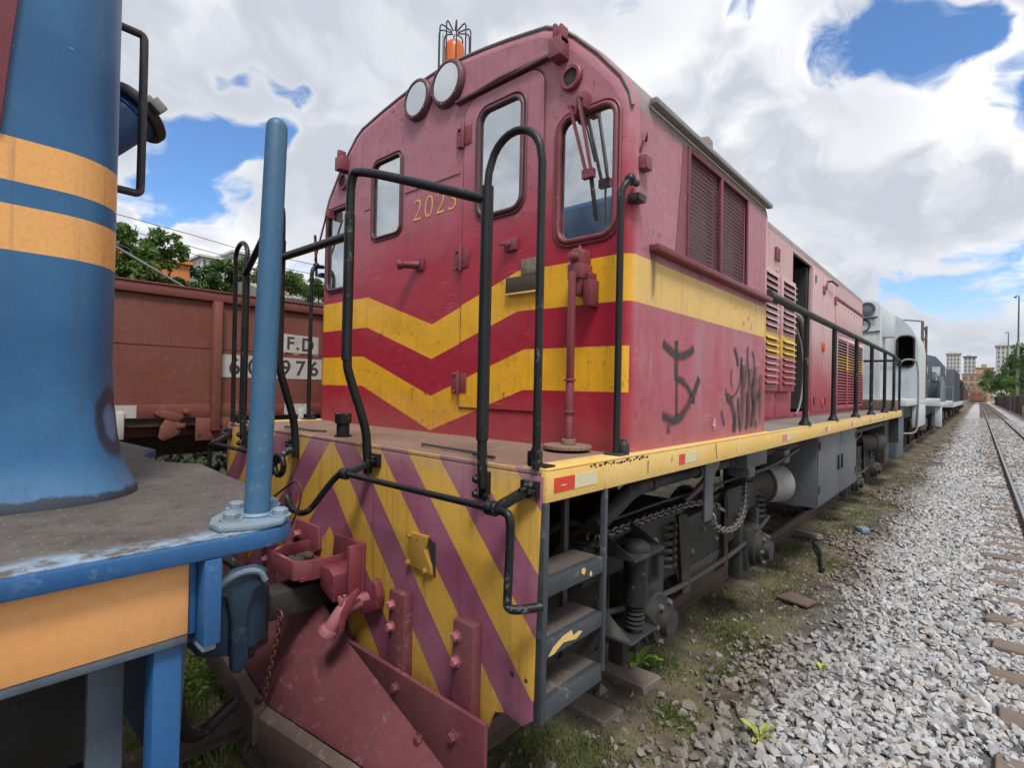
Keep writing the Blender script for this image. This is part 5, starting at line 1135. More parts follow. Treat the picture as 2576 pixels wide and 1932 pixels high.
for cy in (-5.6, 3.2):
    for s in (1, -1):
        MB().prism([(cy - .95, .55), (cy - .3, .32), (cy + .3, .32), (cy + .95, .55), (cy + .8, .72), (cy + .3, .92), (cy - .3, .92), (cy - .8, .72)], 'x', -4.35 + s * .92, -4.35 + s * 1.02).build('bogie_frame', 'dull_brown', wg, .02)
        for dy in (-.75, .75): inst('wheel', WHEEL, wg, (-4.35 + s * .53, cy + dy, .455), (0, 0, 0 if s < 0 else math.pi))
mb = MB()
for i in range(150): mb.ball((random.uniform(-5.4, -3.3), random.uniform(WY0 + .3, WY1 - .3), 1.50), random.uniform(.2, .4), (1, 1, .4), 7, 5)
mb.build('load', 'dirt_fill', wg)['kind'] = 'stuff'
br_ = tag(MB().tube([(-4.6, -.95, 3.40), (-4.4, -.77, 3.262), (-4.4, -.09, 2.92), (-4.4, .25, 2.70), (-4.4, 1.3, 1.55)], .013, 8).build('leaning_rod', 'light_grey_cap'), 'thin pale rod leaning out of the rust red gondola wagon', 'rod')
MB().tube(smooth_path([(-4.42, -.78, 3.265), (-4.42, -.66, 3.262), (-4.42, -.58, 3.235), (-4.42, -.575, 3.16)], 2), .011, 6).build('rod_hook', 'dark_cap', br_)

# ------------------------------------------------------------------ rolling stock standing behind the red locomotive
def wheelset_row(t, ys_, cx=0.0):
    for y_ in ys_:
        for s in (1, -1): inst('wheel', WHEEL, t, (cx + s * .53, y_, .455), (0, 0, 0 if s < 0 else math.pi))
gl_ = thing('grey_locomotive', 'pale grey locomotive with round headlight and big open cab window behind the red one', 'locomotive', (0, 17, 0))
hoodp = [(-.92, 1.75), (.92, 1.75), (.92, 3.72), (.88, 3.84), (.78, 3.92), (-.78, 3.92), (-.88, 3.84), (-.92, 3.72)]
hd = MB().prism(hoodp, 'y', 11.6, 14.2).build('hood', 'sky_grey', gl_, .03)
hl = MB().box(.50, .84, 11.57, 11.60, 3.50, 3.86).build('headlight_housing', 'sky_grey', gl_, .01)
MB().lathe((.685, 11.57, 3.69), (0, -1, 0), [(0, .15), (.03, .15), (.035, .12), (.01, .115)], 24).build('headlight', 'dull_blue', hl)
MB().lathe((.685, 11.56, 3.69), (0, -1, 0), [(0, .11), (.01, .06)], 20).build('lens', 'far_glass', hl)
MB().beam((.50, 11.55, 3.48), (.88, 11.55, 3.50), .03, .03).build('visor', 'dark_cap', hl)
mb = MB(); mb.tube([(.60 + .13 * math.cos(R(a)), 11.594, 3.34 + .13 * math.sin(R(a))) for a in range(-150, 151, 15)], .018, 6); mb.ball((.60, 11.594, 3.38), .02, nu=8, nv=5); mb.build('painted_emblem', 'black_letter', gl_)
MB().prism([(11.9, 3.10), (12.3, 3.10), (12.3, 3.60), (12.0, 3.60)], 'x', .92, 1.12).build('number_board', 'sky_grey', gl_, .01)
MB().beam((.5, 11.59, 3.18), (.92, 11.59, 3.20), .02, .03).build('seam', 'dull_blue', gl_)
carch = [(1.40, 1.75), (1.40, 3.0), (1.36, 3.25), (1.25, 3.50), (1.08, 3.72), (.85, 3.90), (.55, 4.0), (0, 4.05)]; carch = carch + [(-x, z) for x, z in reversed(carch[:-1])]
MB().wall(carch, [rrect(.98, 1.30, 2.55, 3.30, .12)], 'y', 14.2, 14.25).build('cab_front', 'sky_grey', gl_)
mb = MB(); n = len(carch); mb.raw([(x, 14.25, z) for x, z in carch] + [(x, 16.6, z) for x, z in carch], [(k, k + 1, n + k + 1, n + k) for k in range(n - 1)]); mb.build('cab_shell', 'sky_grey', gl_, smooth=50)
MB().prism(carch, 'y', 16.55, 16.6).build('cab_back', 'sky_grey', gl_)
MB().box(.3, 1.3, 15.0, 16.4, 1.8, 2.9).build('cab_desk', 'interior_dark', gl_)
mb = MB(); mb.tube([(a, 14.19, b_) for a, b_ in rrect(.97, 1.31, 2.54, 3.31, .12)], .025, 8, closed=True); mb.build('window_rim', 'black_paint', gl_)
MB().box(-1.40, 1.40, 11.45, 24.2, 1.60, 1.75).build('deck', 'sky_grey', gl_, .01)
MB().box(1.30, 1.42, 14.0, 16.4, 1.05, 1.60).build('step_well', 'sky_grey', gl_, .01)
MB().box(.95, 1.25, 11.5, 12.8, .5, 1.60).build('equipment_box', 'dull_blue', gl_, .02)
mb = MB(); mb.tube(smooth_path([(1.05, 13.9, 2.55), (1.10, 13.9, 2.70), (1.30, 13.95, 2.72), (1.42, 14.0, 2.62), (1.42, 14.0, 1.2), (1.40, 13.95, .92), (1.15, 13.8, .90)], 2), .022, 8); mb.build('grab_rail', 'light_grey_cap', gl_)
mb = MB(); mb.tube([(1.0, 11.6, 1.75), (1.0, 11.6, 2.6), (1.0, 14.0, 2.65)], .02, 8); mb.build('hood_rail', 'light_grey_cap', gl_)
MB().prism([(-.95, 1.75), (.95, 1.75), (.95, 3.30), (.8, 3.45), (-.8, 3.45), (-.95, 3.30)], 'y', 16.62, 24.0).build('long_hood', 'sky_grey', gl_, .02)
for k in range(6): MB().box(.951, .965, 17.0 + 1.1 * k, 18.0 + 1.1 * k, 1.9, 3.2).build('hood_door', 'sky_grey' if k % 3 else 'dull_blue', gl_, .01)
mb = MB()
for s in (0, .35): mb.tube([(1.3, 16.8 + s * 4, 1.75), (1.3, 16.8 + s * 4, 3.95)], .035, 6)
for k in range(7): mb.tube([(1.3, 16.8, 2.0 + .3 * k), (1.3, 18.2, 2.0 + .3 * k)], .025, 6)
mb.tube([(.6, 16.7, 4.05), (1.3, 16.8, 3.95)], .02, 6); mb.build('roof_ladder', 'dull_brown', gl_)
for y_ in (13.5, 22.0):
    for s in (1, -1): MB().prism([(y_ - 1.5, .65), (y_ + 1.5, .65), (y_ + 1.4, 1.0), (y_ - 1.4, 1.0)], 'x', s * .98, s * 1.06).build('truck_frame', 'greaser_brown', gl_, .02)
wheelset_row(gl_, (12.6, 14.4, 21.1, 22.9))
MB().box(-.5, .5, 10.8, 24.3, 1.0, 1.60).build('frame_sill', 'grease', gl_)

db = thing('dark_locomotive', 'dark blue locomotive with lit side window farther down the train', 'locomotive', (0, 31, 0))
MB().prism([(-1.38, 1.6), (1.38, 1.6), (1.38, 3.15), (1.1, 3.55), (.6, 3.7), (-.6, 3.7), (-1.1, 3.55), (-1.38, 3.15)], 'y', 27.0, 29.5).build('cab', 'dull_blue', db, .02)
MB().box(.98, 1.27, 26.98, 27.0, 2.45, 3.10).build('cab_window', 'window_glass', db, .01)
MB().box(.35, .85, 26.98, 27.0, 2.65, 3.10).build('cab_window', 'window_glass', db, .01)
MB().box(1.4005, 1.41, 27.4, 28.8, 2.5, 3.1).build('cab_window', 'window_glass', db, .01)
MB().prism([(-.95, 1.6), (.95, 1.6), (.95, 2.5), (.8, 2.6), (-.8, 2.6), (-.95, 2.5)], 'y', 25.3, 27.0).build('short_hood', 'dull_blue', db, .02)
MB().prism([(-.95, 1.6), (.95, 1.6), (.95, 3.3), (.8, 3.5), (-.8, 3.5), (-.95, 3.3)], 'y', 29.5, 37.0).build('long_hood', 'dull_blue', db, .02)
MB().box(-1.40, 1.40, 25.0, 37.3, 1.42, 1.60).build('deck', 'sky_grey', db, .01)
MB().box(1.25, 1.40, 25.2, 26.8, 1.62, 2.30).build('side_panel', 'dull_blue', db, .01)
mb = MB()
for y_ in (25.1, 26.0, 26.9): mb.tube([(1.38, y_, 1.6), (1.38, y_, 2.6)], .03, 6)
mb.tube([(1.38, 25.1, 2.6), (1.38, 26.9, 2.6)], .03, 6); mb.build('handrail', 'light_grey_cap', db)
MB().box(1.2, 1.40, 25.1, 25.7, .6, 1.42).build('steps', 'sky_grey', db, .01)
for y_ in (27.5, 34.5):
    for s in (1, -1): MB().prism([(y_ - 1.5, .55), (y_ + 1.5, .55), (y_ + 1.4, 1.0), (y_ - 1.4, 1.0)], 'x', s * .98, s * 1.06).build('truck_frame', 'greaser_brown', db, .02)
wheelset_row(db, (26.6, 28.4, 33.6, 35.4))
MB().box(-.6, .6, 24.4, 37.8, .9, 1.42).build('frame_sill', 'grease', db)
for k, (y0, mt, lab, zt) in enumerate(((38.4, 'dull_blue', 'dark slate blue vehicle coupled behind the dark blue locomotive', 3.5), (51.4, 'under_grey', 'dark grey wagon in the middle of the far train', 3.2), (64.4, 'dull_brown', 'low brown wagon near the end of the far train', 2.9), (77.4, 'dull_brown', 'last and smallest brown wagon of the far train', 2.7))):
    t = thing('freight_wagon', lab, 'wagon', (0, y0 + 6, 0), 'wagons at the far end of the train')
    MB().prism([(-1.25, 1.5), (1.25, 1.5), (1.38, 2.0), (1.38, zt), (-1.38, zt), (-1.38, 2.0)], 'y', y0 + .8, y0 + 11.4).build('body', mt, t, .02)
    MB().box(-1.38, 1.40, y0, y0 + 12.2, 1.2, 1.45).build('sill', 'sky_grey' if k < 2 else 'light_grey_cap', t)
    for j in range(9): MB().box(1.381, 1.43, y0 + .9 + 1.28 * j, y0 + 1.0 + 1.28 * j, 1.5, zt).build('side_post', mt, t)
    mb = MB(); mb.tube([(1.36, y0 + .2, 1.4), (1.36, y0 + .2, 2.4), (1.0, y0 + .2, 2.4)], .025, 6); mb.build('end_rail', 'light_grey_cap', t)
    for y_ in (y0 + 2.2, y0 + 10): MB().box(.9, 1.0, y_ - 1.2, y_ + 1.2, .45, .85).build('bogie_frame', 'greaser_brown', t, .02)
    wheelset_row(t, (y0 + 1.4, y0 + 3.0, y0 + 9.2, y0 + 10.8))

# ------------------------------------------------------------------ buildings
def building(name, label, cat, x0, x1, y0, y1, z1, floors, cols, wall, roof=None, pent=None, group=None, sidecols=3, win=(.5, .5)):
    t = thing(name, label, cat, ((x0 + x1) / 2, (y0 + y1) / 2, -.2), group)
    MB().box(x0, x1, y0, y1, -.3, z1).build('wall', wall, t)
    fh = z1 / floors; cw = (x1 - x0) / cols; d = .03 * fh
    wm = MB().box(0, cw * win[0], -d, 0, 0, fh * win[1]).mesh('window', 'far_glass'); sm = MB().box(-cw * .05, cw * (win[0] + .05), -d * 3, 0, -fh * .06, -.0).mesh('sill', wall)
    for i in range(floors):
        for j in range(cols):
            w_ = inst('window', wm, t, (x0 + cw * (j + .5 - win[0] / 2), y0, fh * (i + .28)))
            q = link('sill', sm, w_)
    cw2 = (y1 - y0) / sidecols; wm2 = MB().box(0, d, 0, cw2 * win[0], 0, fh * win[1]).mesh('window', 'far_glass')
    for xx in ((x1,) if x1 < 3 else (x0 - d,)):
        for i in range(floors):
            for j in range(sidecols): inst('window', wm2, t, (xx, y0 + cw2 * (j + .5 - win[0] / 2), fh * (i + .28)))
    MB().box(x0 - .02 * z1, x1 + .02 * z1, y0 - .02 * z1, y1 + .02 * z1, z1, z1 * 1.018).build('parapet', roof or wall, t)
    if pent: MB().box(x0 + pent[0] * (x1 - x0), x0 + pent[1] * (x1 - x0), y0 + 1, y1 - 1, z1 * 1.018, z1 * (1 + pent[2])).build('penthouse', wall, t)
    return t
def sc(Y, a): return 2.52 + (a - 2.52) * (Y + 2.09) / 162.09
def sz_(Y, a): return 1.82 + (a - 1.82) * (Y + 2.09) / 162.09
building('tower_block', 'tall pale tower with a stepped top, leftmost on the far skyline', 'tower', sc(620, -3.4), sc(620, -.9), 620, 640, sz_(620, 12.0), 12, 4, 'wall_white', pent=(.1, .8, .06))
building('tower_block', 'white tower with dark roof bands right of the taller skyline tower', 'tower', sc(560, -.25), sc(560, 1.85), 560, 578, sz_(560, 11.2), 11, 3, 'wall_white', 'dull_blue', pent=(.2, .6, .05))
building('tower_block', 'low pale block between the towers and the trees', 'building', sc(480, 1.9), sc(480, 5.0), 480, 500, sz_(480, 8.6), 5, 5, 'wall_buff', pent=(.3, .6, .12))
building('tower_block', 'pinkish white tower rising behind the trees at right', 'tower', sc(520, 5.4), sc(520, 9.0), 520, 540, sz_(520, 13.6), 12, 5, 'wall_white', pent=(.1, .5, .06))
building('apartment_building', 'buff brick apartment block with balcony rows closing the end of the track', 'building', sc(300, -.5), sc(300, 4.2), 300, 318, sz_(300, 7.2), 4, 4, 'wall_buff', 'wall_buff', pent=(.5, .85, .16), win=(.62, .42))
building('brick_shed', 'low brown building with small openings at the far end of the yard', 'building', sc(250, -1.5), sc(250, 3.9), 250, 262, sz_(250, 4.6), 2, 6, 'wall_buff')
# orange rail vehicle closing the open track
t = thing('orange_wagon', 'small orange rail wagon standing at the far end of the yard', 'wagon', (2.1, 205, 0))
MB().prism([(.6, .9), (3.6, .9), (3.6, 3.6), (3.2, 4.3), (1.0, 4.3), (.6, 3.6)], 'y', 200, 210).build('body', 'dull_orange', t, .05)
MB().box(.5, 3.7, 199.9, 210.1, .3, .9).build('underframe', 'dull_brown', t)
for x in (.9, 2.4): MB().box(x, x + .9, 199.9, 200, 2.5, 3.4).build('window', 'far_glass', t)
wheelset_row(t, (202, 208), 2.1)
# fence, lamp posts
fe = thing('board_fence', 'brown board fence along the right side of the yard', 'fence', (6.3, 130, -.2))
pm = MB().box(0, .05, 0, 2.35, 0, 2.35).mesh('panel', 'fence_brown'); po = MB().box(-.06, .10, -.07, .07, 0, 2.5).mesh('post', 'fence_brown')
y_ = 58.0
while y_ < 225: inst('panel', pm, fe, (6.3 + random.uniform(-.03, .03), y_ + .06, -.2)); inst('post', po, fe, (6.3, y_, -.25)); y_ += 2.5
def lamp_post(x, y_, h, conc, label):
    t = thing('lamp_post', label, 'lamp post', (x, y_, -.2), 'lamp posts along the track')
    MB().tube([(x, y_, -.25), (x, y_, conc)], [.19, .15], 10).build('concrete_pole', 'post_concrete', t)
    MB().tube([(x, y_, conc), (x, y_, h - .2)], [.11, .08], 10).build('steel_pole', 'dull_blue', t)
    MB().tube(smooth_path([(x, y_, h - .25), (x, y_, h), (x - .18, y_ - .15, h + .05), (x - .35, y_ - .3, h - .10)], 2), .06, 8).build('arm', 'dull_blue', t)
    MB().ball((x - .40, y_ - .33, h - .20), .17, (1, 1, .8), 12, 8).build('lamp_head', 'dull_blue', t)
lamp_post(6.75, 105, 16.9, 10.3, 'taller looking lamp mast with dark steel top and hooked lamp, nearest at right')
lamp_post(7.45, 165, 17.1, 14.0, 'smaller looking, farther lamp mast left of the near one')
yb = tag(MB().box(6.0, 6.25, 76, 76.25, -.2, .9).build('marker_post', 'beam_yellow', None, .02), 'small yellow marker post beside the brown fence', 'post')
MB().box(5.99, 6.26, 75.99, 76.26, .9, 1.0).build('post_cap', 'white_patch', yb)
# left background: orange wall, bank
t = thing('orange_building', 'bright orange building wall between the trees behind the wagon', 'building', (-16.5, 1.5, -.2))
MB().box(-19, -16, -2.0, 3.45, -.2, 5.43).build('wall', 'wall_orange', t)
MB().box(-19.1, -15.9, -2.1, 3.55, 5.43, 5.53).build('coping', 'wall_orange', t)
for y_ in (-1.2, .6): MB().box(-16.0, -15.95, y_, y_ + .8, 3.2, 4.4).build('window', 'far_glass', t)
building('white_house', 'white house glimpsed beyond the orange wall', 'house', -30, -24, 5.9, 6.8, 6.1, 3, 3, 'wall_white')
building('distant_tower', 'small white tower block beside the blue post, above the left trees', 'tower', -214, -200, 72.5, 79, 48.5, 13, 3, 'wall_white')
building('distant_tower', 'low white block glimpsed left of the other over the wagon', 'tower', -214, -200, 62.0, 68, 45.0, 12, 3, 'wall_white')
bk = tag(MB().prism([(-22, -.3), (-12.0, -.3), (-12.0, 4.1), (-12.3, 4.12), (-15, 5.0), (-22, 6.0)], 'y', 4.75, 60).build('retaining_wall', 'concrete'), 'grey concrete retaining wall with green bank on top behind the red cab', 'wall')
# overhead wires
for k, (z0, z1) in enumerate(((6.48, 6.35), (6.25, 6.05), (6.9, 6.75))):
    tag(MB().tube([(-18, -9, z0 + 1.0), (-18, 4.05, z0), (-18, 5.5, z1), (-18.5, 22, z1 - .1)], .012, 4).build('overhead_wire', 'galv_wire'), ['upper thin wire over the left trees', 'lower thin wire over the left trees', 'highest thin wire over the left trees'][k], 'wire', 'wires above the left trees')

# ------------------------------------------------------------------ vegetation
def leaves(centers, radii, n, size, squash=.8, seed=0, droop=0.0):
    r = np.random.default_rng(seed); centers = np.asarray(centers, float); radii = np.asarray(radii, float)
    w = radii ** 2; pick = r.choice(len(centers), n, p=w / w.sum())
    d = r.normal(size=(n, 3)); d /= np.linalg.norm(d, axis=1)[:, None]
    rad = radii[pick] * (r.random(n) ** .38) * (1 + .25 * np.sin(5 * d[:, 0] + pick) * np.sin(4 * d[:, 2] + 2 * pick))
    P = centers[pick] + d * rad[:, None] * np.array([1, 1, squash])
    a = r.normal(size=(n, 3)); a /= np.linalg.norm(a, axis=1)[:, None]; a[:, 2] -= droop
    b_ = np.cross(a, r.normal(size=(n, 3))); b_ /= np.linalg.norm(b_, axis=1)[:, None]
    s_ = size * r.uniform(.6, 1.3, n)[:, None]
    V_ = np.stack([P - a * s_, P + b_ * s_ * .42, P + a * s_, P - b_ * s_ * .42], 1).reshape(-1, 3)
    return V_, np.arange(n * 4).reshape(-1, 4)
def tree(name, label, base, h, blobs, n, size, mat, group, seed, cat='tree', squash=.8):
    t = thing(name, label, cat, base, group); b0 = Vector(base)
    r = random.Random(seed); mb = MB(); top = b0 + Vector((r.uniform(-.2, .2), r.uniform(-.2, .2), h * .6))
    mid = (b0 + top) / 2 + Vector((r.uniform(-.15, .15), r.uniform(-.15, .15), 0)); tr = h * .028
    mb.tube(smooth_path([b0, mid, top], 2), [tr * (1 - .6 * i / 7) for i in range(8)], 8) if False else mb.tube([b0, mid, top], [tr, tr * .75, tr * .5], 8)
    for c, rad in blobs:
        c = Vector(c); s0 = mid.lerp(top, r.uniform(.1, 1)); mb.tube([s0, s0.lerp(c, .55) + Vector((0, 0, .1 * h * r.uniform(-.3, .6))), c], [tr * .42, tr * .26, tr * .1], 6)
    mb.build('trunk', 'trunk', t)
    sub = []
    for c, rad in blobs:
        for _ in range(9):
            d = Vector((r.gauss(0, 1), r.gauss(0, 1), r.gauss(0, 1))).normalized() * rad * r.uniform(.45, 1.0); sub.append((Vector(c) + Vector((d.x, d.y, d.z * squash)), rad * r.uniform(.28, .5)))
    V_, F_ = leaves([tuple(c) for c, _ in sub], [q for _, q in sub], n, size, squash, seed)
    link('crown', np_mesh('crown', V_, F_, mat), t); return t
tree('leafy_tree', 'spreading light green tree over the wagon, nearest left of the orange wall', (-13.2, 1.5, -.2), 6.0, [((-13, .35, 5.3), .55), ((-13, 1.3, 5.0), .65), ((-13, 2.0, 5.25), .50), ((-13.3, .5, 4.5), .6), ((-13, 1.6, 4.4), .65), ((-13.1, 2.25, 4.95), .35), ((-13.2, -.6, 5.2), .8)], 9000, .075, 'leaf_light', 'trees behind the wagon', 3)
tree('leafy_tree', 'dark green tree between the orange wall and the white towers', (-16.5, 4.3, -.2), 6.0, [((-16, 4.0, 5.05), .5), ((-16, 4.5, 5.40), .5), ((-16.2, 5.1, 5.35), .55), ((-16, 4.2, 4.5), .55), ((-16.2, 4.9, 4.6), .55), ((-16, 3.75, 4.7), .4)], 9000, .07, 'leaf_tree', 'trees behind the wagon', 5)
tree('leafy_tree', 'small tree in front of the orange wall, lowest over the wagon rim', (-13.6, 2.5, -.2), 4.8, [((-13.6, 2.35, 4.35), .40), ((-13.6, 1.9, 4.15), .45), ((-13.6, 2.6, 4.1), .3)], 3500, .06, 'leaf_tree', 'trees behind the wagon', 8)
bush = [((-12.6, 4.5 + .45 * k + random.uniform(-.1, .1), 4.72 + random.uniform(-.1, .3)), random.uniform(.32, .5)) for k in range(9)]
tree('bank_shrub', 'bright green shrubs trailing over the concrete wall beside the cab', (-12.6, 6.0, 4.0), 1.2, bush, 9000, .055, 'leaf_light', None, 12, 'shrub')
RT = [((9.2, 104, 7.4), 3.2, 'broad dark tree right behind the near lamp mast', 'leaf_tree', 11), ((8.6, 190, 9.0), 4.6, 'tall dark tree behind the far lamp mast', 'leaf_tree', 15.5), ((7.6, 245, 7.0), 4.2, 'rounded green tree left of the far lamp mast', 'leaf_light', 12), ((8.8, 90, 4.4), 2.0, 'dense dark tree at the right picture edge', 'leaf_tree', 7.0), ((7.8, 130, 3.6), 1.9, 'bushy light green tree above the brown fence', 'leaf_light', 5.6), ((10.5, 140, 8.5), 3.8, 'dark tree between the two lamp masts', 'leaf_tree', 12.5)]
for k, (c, rad, lab, mt, h) in enumerate(RT):
    r = random.Random(40 + k); bl_ = [((c[0] + r.uniform(-.8, .8) * rad, c[1] + r.uniform(-1, 1) * rad, c[2] + r.uniform(-.55, .6) * rad), rad * r.uniform(.5, .8)) for _ in range(7)]
    tree('yard_tree', lab, (c[0] + .4, c[1] + .3, -.2), h, bl_, 7000, .12 * rad / 2.0, mt, 'trees along the fence', 60 + k)
hb_ = []
for k in range(26): hb_.append(((random.uniform(7.8, 12), 62 + k * 7 + random.uniform(-2, 2), random.uniform(.5, 2.6)), random.uniform(1.0, 1.7)))
V_, F_ = leaves([c for c, _ in hb_], [q for _, q in hb_], 16000, .22, .9, 77); tag(link('hedge', np_mesh('hedge', V_, F_, 'leaf_tree')), 'dark green growth behind the brown fence', 'hedge', kind='stuff')
far_ = [((x, 640 + random.uniform(0, 60), random.uniform(2, 9)), random.uniform(8, 15)) for x in range(-260, 260, 9)]
V_, F_ = leaves([c for c, _ in far_], [q for _, q in far_], 14000, 1.8, .7, 78); tag(link('far_trees', np_mesh('far_trees', V_, F_, 'leaf_tree')), 'far band of trees under the skyline', 'trees', kind='stuff')

shade_blobs = [((random.uniform(-8.5, -6.3), yy_, random.uniform(.1, 1.1)), random.uniform(.5, .9)) for yy_ in np.arange(-12, 14, .45)]  # dark leaves added so the gap under the wagon reads as deep shade
V_, F_ = leaves([c for c, _ in shade_blobs], [q for _, q in shade_blobs], 16000, .085, .9, 81); tag(link('shade_fill', np_mesh('shade_fill', V_, F_, 'leaf_dark')), 'dark leaf mass added to fill the shaded gap below the gondola wagon', 'filler leaves', kind='stuff')
# grass and small leaves on the soil
def blades(n, xy, h, seed, mat, name, label):
    r = np.random.default_rng(seed); x, y = xy(r, n); z = gh(x, y); hh = h * r.uniform(.4, 1.3, n); a = r.uniform(0, 6.28, n); wd = .004 + .003 * r.random(n)
    dx_, dy_ = np.cos(a), np.sin(a); ln = r.uniform(.1, .7, n) * hh
    B0 = np.stack([x - dy_ * wd, y + dx_ * wd, z - .01], -1); B1 = np.stack([x + dy_ * wd, y - dx_ * wd, z - .01], -1); T = np.stack([x + dx_ * ln, y + dy_ * ln, z + hh], -1)
    V_ = np.stack([B0, B1, T], 1).reshape(-1, 3); tag(link(name, np_mesh(name, V_, np.arange(n * 3).reshape(-1, 3), mat)), label, 'grass', kind='stuff')
def patches(cs, spread):
    cs = np.asarray(cs, float)
    def f(r, n):
        k = r.integers(0, len(cs), n); return cs[k, 0] + r.normal(size=n) * spread * cs[k, 2], cs[k, 1] + r.normal(size=n) * spread * cs[k, 2]
    return f
PT = [(.95, 3.0, 1), (1.15, 2.2, .6), (.9, 4.3, 1), (1.1, 6.2, 1.2), (1.0, 8.2, 1.2), (1.3, 9.5, 1), (1.3, 11.5, 1.5), (1.0, 14, 2), (1.2, 18, 2.5), (1.0, 24, 3), (.95, .35, .6), (1.15, .2, .7), (.8, 1.5, .5), (1.25, 1.7, .4), (1.2, 13, 2), (.7, .2, .5), (.4, -.2, .6), (-.2, -.35, .7), (.9, -.2, .7), (1.45, .1, .5), (.95, 2.4, .7), (1.2, 3.6, .8), (.8, 5.2, .8), (1.25, 5.0, .7), (1.2, 7.2, .9), (.9, 10.2, 1.2), (1.15, 1.0, .4)]
blades(30000, patches(PT, .22), .026, 5, 'grass_blade', 'grass', 'short dark green grass on the soil beside the near rail')
blades(5000, patches([(-1.2, -.7, 1.6), (-1.6, -.4, 2), (-.9, -.5, 1.2), (-.7, -1.1, 1), (-1.8, -1.2, 2)], .22), .06, 6, 'ground_leaf', 'grass', 'bright yellow green weeds on the ground between the two locomotives')
V_, F_ = leaves([(-1.25, -.7, -.13), (-1.7, -.5, -.13), (-.95, -.45, -.13), (-1.5, -1.1, -.13), (-2.0, -.2, -.13), (-.75, -.8, -.14)], [.38, .45, .3, .4, .5, .15], 5200, .022, .16, 21)
tag(link('weed_mat', np_mesh('weed_mat', V_, F_, 'ground_leaf')), 'mat of pale green leafy weeds between the two locomotives', 'weeds', kind='stuff')
lp_ = [(random.uniform(.3, 1.5), random.uniform(-.3, 9), -.150) for _ in range(60)] + [(random.uniform(-2, .3), random.uniform(-1.6, -.2), -.150) for _ in range(25)]
V_, F_ = leaves(lp_, [.35] * len(lp_), 1500, .016, .045, 91); tag(link('leaf_litter', np_mesh('leaf_litter', V_, F_, 'dry_leaf')), 'dry tan leaf litter scattered on the soil', 'leaves', kind='stuff')
def leaf_plant(name, label, base, n, L, spread, mat, seed):
    r = random.Random(seed); t = thing(name, label, 'plant', base, None); b0 = Vector(base)
    stem = MB()
    for k in range(n):
        a = 2 * math.pi * k / n + r.uniform(-.5, .5); el = r.uniform(.25, 1.1); l = L * r.uniform(.6, 1.15); d = Vector((math.cos(a) * math.cos(el), math.sin(a) * math.cos(el), math.sin(el)))
        p0 = b0 + d * spread * r.uniform(.2, 1) ; side = d.cross(Vector((0, 0, 1))).normalized(); up_ = side.cross(d)
        q = [p0, p0 + d * l * .4 + up_ * l * .06, p0 + d * l * .8 - Vector((0, 0, l * .06)), p0 + d * l * 1.0 - Vector((0, 0, l * .2))]; wd = [l * .06, l * .24, l * .16, .002]
        vs = []
        for p, w_ in zip(q, wd): vs += [p - side * w_, p + up_ * (-w_ * .25), p + side * w_]
        mb = MB().raw(vs, [(3 * i + j, 3 * i + j + 1, 3 * i + j + 4, 3 * i + j + 3) for i in range(3) for j in range(2)]); mb.build('leaf', mat, t, smooth=60)
        stem.tube([b0 - Vector((0, 0, .02)), p0], .003, 5)
    stem.build('stem', mat, t)
leaf_plant('broadleaf_weed', 'broad leaved green weed growing by the foot of the ladder', (.70, 1.38, -.14), 30, .10, .14, 'leaf_weed', 4)
leaf_plant('broadleaf_weed', 'yellowish green weed among the stones at the bottom edge', (1.62, 1.10, -.13), 14, .075, .06, 'leaf_pale', 5)
leaf_plant('broadleaf_weed', 'small pale weed sprouting higher up in the ballast', (1.72, 2.15, -.12), 10, .05, .04, 'leaf_pale', 6)
leaf_plant('broadleaf_weed', 'low green weed beside the rail under the plough chain', (-.45, -.60, -.13), 14, .05, .06, 'leaf_weed', 7)
for k in range(6): pass

# ------------------------------------------------------------------ stones
def rock_proto(seed, npts=13):
    r = np.random.default_rng(seed); P = r.normal(size=(npts, 3)); P /= np.linalg.norm(P, axis=1)[:, None]; P *= r.uniform(.75, 1.1, npts)[:, None] * np.array([1.0, r.uniform(.65, .98), r.uniform(.48, .85)])
    bm = bmesh.new()
    for p in P: bm.verts.new(p)
    res = bmesh.ops.convex_hull(bm, input=bm.verts)
    bmesh.ops.delete(bm, geom=[v for v in bm.verts if not v.link_faces], context='VERTS'); bmesh.ops.triangulate(bm, faces=bm.faces)
    bm.verts.ensure_lookup_table(); bm.verts.index_update()
    V_ = np.array([v.co[:] for v in bm.verts]); F_ = np.array([[v.index for v in f.verts] for f in bm.faces]); bm.free(); return V_, F_
PROTO = [rock_proto(s, 10 + s % 4) for s in range(28)]; PROTO_S = [rock_proto(100 + s, 9) for s in range(16)]
